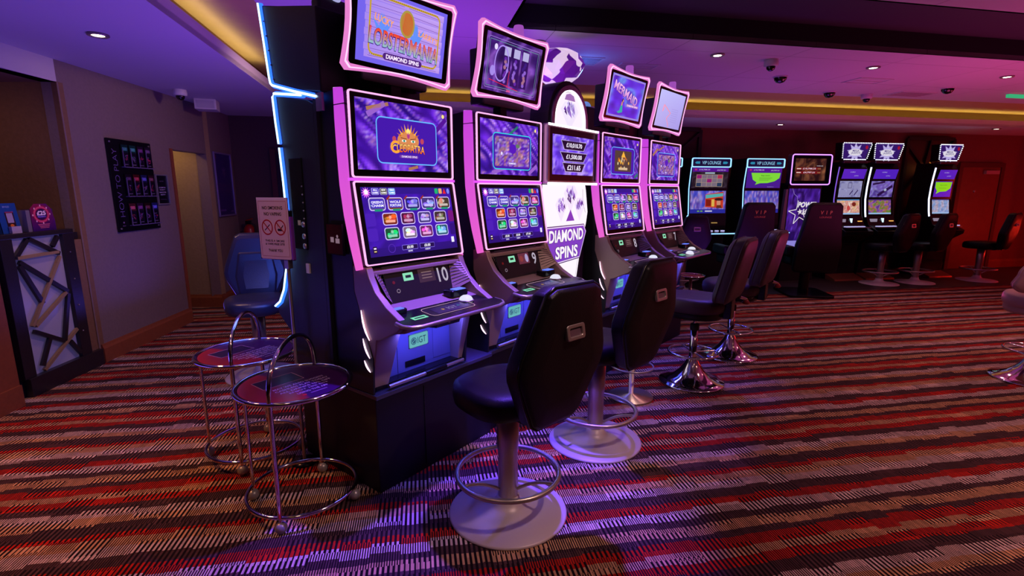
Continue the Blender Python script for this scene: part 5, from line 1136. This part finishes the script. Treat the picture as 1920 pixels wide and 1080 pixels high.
P.text('£25', .095, .135, .034, (.96, .9, .96), .04, .082); P.text('FREE BINGO', .095, .108, .012, (.6, .5, .95), .03, .075)
for k in range(8): P.ell(.095+.078*math.cos(k*.8), .125+.066*math.sin(k*.8), .006, .008, (.95, .75, .8), 8)
for k in range(4): P.rect(.05+.006*k, .048-.009*k, .16-.004*k, .052-.009*k, (.85, .4, .55))
P.build('front', (0, -.004, 0), (1, 0, 0), (0, .0, 1), t, 'print', 0, slab=False); MB().box(.0, .21, .0, .06, 0, .165).build('box_body', mat('plum_card', (.05, .02, .10), .4), t); MB().box(-.035, .0, .0, .06, 0, .16).build('side_flap', mat('grey_card', (.16, .14, .2), .4), t)

# how to play board
t = thing('leaflet_board', 'black HOW TO PLAY board with three rows of leaflets on the left wall', 'notice board', lw(4.69, .0, 1.118), THW); BW_, BH_ = .63, .848
# local x along wall (away from viewer = right in the picture), picture plane faces the room (local -y)
P = Pic(BW_, BH_); P.rect(0, 0, BW_, BH_, (.045, .03, .07)); P.up(); P.text('HOW TO PLAY', .075, BH_*.53, .062, (.42, .36, .58), -.012, .62, rot=90); P.star(.075, .085, .012, .006, (.6, .5, .7), 4); P.text('MECCA', .075, .055, .009, (.55, .45, .65))
P.build('board_face', (0, -.022, 0), parent=t, m='print', es=0); MB().box(0, BW_, -.021, -.003, 0, BH_).build('board', black, t, .004)
for x, z in ((.03, .03), (.03, BH_-.03), (BW_-.03, BH_-.03), (BW_-.03, .03)): MB().lathe([(.009, 0), (.007, .006)], 10).xf(Matrix.Translation((x, -.022, z)) @ Matrix.Rotation(R(90), 4, 'X')).build('fixing_cap', brushed, t)
LC = [(.10, .35, .36), (.12, .45, .42), (.28, .10, .34), (.26, .16, .34), (.18, .08, .22), (.55, .10, .18), (.22, .24, .62), (.34, .12, .22), (.60, .22, .30), (.34, .12, .40), (.30, .10, .16), (.24, .26, .72)]
acr = mat('clear_acrylic', (.16, .12, .25), .12, spec=.8)
for j in range(3):
    for i in range(4):
        x = .16+i*.115; z = .60-j*.272; c = LC[j*4+i]
        MB().box(x-.004, x+.104, -.052, -.022, z-.006, z+.002).build('pocket_floor', acr, t); MB().box(x-.006, x-.003, -.052, -.046, z, z+.17).build('pocket_side', mat('acrylic_edge', (.25, .2, .35), .2), t)
        k = thing('leaflet', 'leaflet', 'leaflet', t.matrix_basis @ Vector((x, -.034, z+.004)), THW, None)
        row = ('top', 'middle', 'bottom')[j]; pos = ('first', 'second', 'third', 'fourth')[i]; k['group'] = 'leaflets on the wall board'
        k['label'] = f'slim {("teal", "teal and red", "dark purple", "purple", "plum", "red-headed", "blue-headed", "dark red", "red-topped", "red-framed purple", "dark", "bright blue")[j*4+i]} leaflet, {pos} in the {row} row of the board'
        P = Pic(.096, .20); P.rect(0, 0, .096, .20, (.07, .035, .12)); P.up(); P.rect(0, .13, .096, .20, tuple(q*.5 for q in c)); P.up(); P.rrect(.014, .145, .082, .175, .006, tuple(min(1, q*1.2+.12) for q in c)); P.text('PLAY', .048, .16, .011, (.9, .85, .95), .01)
        rs = random.Random(j*4+i); 
        for q in range(6): P.line(.02+.05*rs.random(), .04+.06*rs.random(), .03+.055*rs.random(), .04+.07*rs.random(), .006, rs.choice([c, (.5, .4, .6), (.7, .2, .4)]))
        P.rect(.02, .015, .076, .022, (.45, .4, .55)); P.build('cover', (0, 0, 0), (1, 0, 0), (0, 0, 1), k, 'print', 0)
# small framed notice
def framed(label, loc, rz, w_, h, draw, fw=.014, fm=silver):
    t = thing('framed_notice', label, 'notice', loc, rz)
    MB().frame([(0, 0), (w_, 0), (w_, h), (0, h)], [(fw, fw), (w_-fw, fw), (w_-fw, h-fw), (fw, h-fw)], 'y', -.022, -.002).build('frame', fm, t, .002)
    P = Pic(w_-2*fw, h-2*fw); draw(P); P.build('print', (fw, -.010, fw), parent=t, m='print', es=0); return t
def d1(P):
    P.rect(0, 0, P.w, P.h, (.06, .04, .10)); P.up(); P.text('WELCOME', P.w/2, P.h*.80, .010, (.5, .45, .6))
    for k, tx in enumerate(('CUSTOMERS ARE', 'REQUIRED TO', 'REMAIN IN THIS', 'AREA ONLY')): P.text(tx, P.w/2, P.h*(.57-.085*k), .014, (.80, .74, .90), .01, P.w*(.62, .52, .6, .45)[k])
    P.rect(P.w*.25, P.h*.14, P.w*.8, P.h*.15, (.4, .3, .5))
framed('small black notice in a silver frame right of the HOW TO PLAY board', lw(5.345, .0, 1.352), THW, .215, .315, d1)
def d2(P):
    P.rect(0, 0, P.w, P.h, (.20, .10, .42)); P.up(); P.text('OFFICIAL', P.w*.5, P.h*.87, .022, (.34, .2, .5)); P.star(P.w*.5, P.h*.72, .09, .03, (.36, .24, .5), 6); P.poly([(P.w*.45, P.h*.72), (P.w*.58, P.h*.72), (P.w*.54, P.h*.60)], (.38, .26, .5))
    P.text('TURN UP', P.w*.5, P.h*.49, .055, (.34, .20, .44), .01, P.w*.72); P.text('THE HEAT', P.w*.5, P.h*.405, .055, (.34, .20, .44), .01, P.w*.78); P.rect(P.w*.2, P.h*.33, P.w*.8, P.h*.337, (.34, .2, .5)); P.rect(P.w*.08, P.h*.06, P.w*.42, P.h*.09, (.36, .22, .6)); P.rect(P.w*.75, P.h*.04, P.w*.92, P.h*.06, (.4, .28, .6)); P.rect(P.w*.04, P.h*.92, P.w*.10, P.h*.98, (.45, .08, .25))
dp = (WD-WC).normalized(); q = WC+dp*.17
framed('large purple poster in a lilac frame on the wall beyond the opening', Vector((q.x, q.y, 1.16))+Vector((dp.y, -dp.x, 0))*.004, math.atan2(dp.y, dp.x), .56, .83, d2, .022, mat('lilac_frame', (.32, .26, .55), .35, .5))

# ------------------------------------------------------------------ ceiling fittings
def downlight(x, y, z, label, e=10, c=WARM, spot=115):
    t = thing('downlight', label, 'ceiling light', (x, y, z), 0, 'recessed ceiling lights')
    MB().lathe([(.034, -.001), (.062, -.002), (.064, -.010), (.058, -.014), (.040, -.012), (.034, -.001)], 28).build('trim_ring', mat('light_trim', (.35, .28, .25), .35, .6), t)
    MB().lathe([(.001, -.009), (.036, -.009), (.036, -.002), (.001, -.002)], 24).build('lamp_face', glow('lamp_face', (1, .82, .62), 12), t)
    light('SPOT', (x, y, z-.03), c, e, .035, spot=spot, blend=.85, target=(x, y, 0))
D_ = [(-2.752, 3.612, ZS, 'recessed light in the low ceiling at the left', 34, (1, .52, .22)), (.222, 4.637, ZM, 'recessed light half hidden by the second topper screen', 5, WARM), (1.927, 5.058, ZM, 'left one of the recessed lights in the pink ceiling', 14, (1, .6, .5)), (3.729, 5.545, ZM, 'middle one of the recessed lights in the pink ceiling', 18, (1, .55, .5)), (5.524, 5.974, ZM, 'right one of the recessed lights in the pink ceiling', 18, (1, .5, .5)), (4.199, 8.235, ZS, 'recessed light in the low ceiling above the lounge machines', 5, WARM), (8.133, 8.824, ZS, 'recessed light in the low ceiling near the red door', 5, (1, .4, .3))]
for d in D_: downlight(*d[:4], d[4], d[5])
def dome_camera(label, x, y, z, big=True):
    t = thing('dome_camera', label, 'security camera', (x, y, z), 0, 'ceiling dome cameras')
    if big: MB().lathe([(.062, 0), (.066, -.03), (.064, -.055), (.046, -.06), (.001, -.06)][::1], 28).build('housing', white, t); MB().ball((0, 0, -.062), .042, 14).build('dome', mat('smoked_dome', (.004, .004, .006), .06, spec=.8), t)
    else: MB().lathe([(.075, 0), (.075, -.012), (.001, -.012)], 28).build('housing', white, t); MB().lathe([(.068, -.008), (.062, -.035), (.040, -.062), (.001, -.072)], 24).build('dome', mat('smoked_dome', (.004, .004, .006), .06, spec=.8), t)
dome_camera('white dome camera on the low ceiling by the left wall', -3.43, 5.50, ZS); dome_camera('white dome camera, the larger one in the pink ceiling', 2.533, 5.258, ZM); dome_camera('black smoked dome just below the larger white camera', 3.002, 5.986, ZM, False)
dome_camera('black smoked dome near the yellow band, left of the small white camera', 4.111, 6.893, ZM, False); dome_camera('small white dome camera beside the yellow band', 4.698, 7.044, ZM); dome_camera('black smoked dome at the right of the pink ceiling', 5.416, 6.626, ZM, False)
t = thing('wall_speaker', 'white box speaker on the low ceiling next to the left dome camera', 'speaker', (-3.52, 6.10, ZS), R(20))
MB().box(-.10, .12, -.11, .11, -.115, 0).build('case', white, t, .006); MB().box(-.08, .10, -.113, -.109, -.10, -.02).build('grille', mat('grille_cloth', (.45, .43, .5), .8), t)
def vent(label, x, y, w_, d, col, slats=6):
    t = thing('ceiling_vent', label, 'vent', (x, y, ZM), THC)
    MB().frame(rr(w_, d, .005), rr(w_-.04, d-.04, .004), 'z', -.008, 0).build('frame', white, t)
    MB().box(-w_/2+.02, w_/2-.02, -d/2+.02, d/2-.02, -.003, -.001).build('backing', col, t)
    for k in range(slats): y_ = -d/2+.03+(d-.06)*k/(slats-1); MB().box(-w_/2+.02, w_/2-.02, y_-.004, y_+.004, -.010, -.004).build('slat', white, t)
vent('square ceiling vent lit blue between the toppers', .70, 5.28, .34, .30, mat('vent_blue', (.25, .3, .4), .5)); vent('flat ceiling vent left of the mermaid topper lamp', 1.28, 5.50, .42, .22, soff, 3)
vent('pale ceiling vent in the pink ceiling', 4.12, 6.20, .45, .28, soff, 3); vent('dark ceiling vent by the yellow band', 5.25, 7.02, .55, .30, mat('vent_dark', (.12, .06, .1), .6))
light('POINT', (.72, 5.2, 2.58), (.05, .25, 1), 1.6, .04)
t = thing('exit_sign', 'small green lit emergency sign on the ceiling at the right edge', 'sign', (6.66, 7.02, ZM), THC); MB().box(-.15, .15, -.02, .02, -.05, 0).build('body', glow('green_sign', (.03, .6, .25), .7), t); MB().box(-.16, .16, -.025, .025, -.008, 0).build('mount', white, t)
# screen of dark bars at the right edge
t = thing('bar_screen', 'dark screen of slanted bars at the far right edge, red light behind', 'partition', (10.05, 9.30, 0), R(-55))
for a, b in (((0, 0), (0, 2.0)), ((.9, 0), (.9, 2.0)), ((0, 2.0), (.9, 2.0)), ((0, .05), (.9, .05))): MB().bar((a[0], 0, a[1]), (b[0], 0, b[1]), .06, .05).build('frame_bar', darkwood, t)
for a, b in (((0, .2), (.9, 1.2)), ((0, 1.5), (.9, .5)), ((.2, 0), (.6, 2.0)), ((0, .9), (.9, 1.9))): MB().bar((a[0], 0, a[1]), (b[0], 0, b[1]), .05, .03).build('crossbar', darkwood, t)
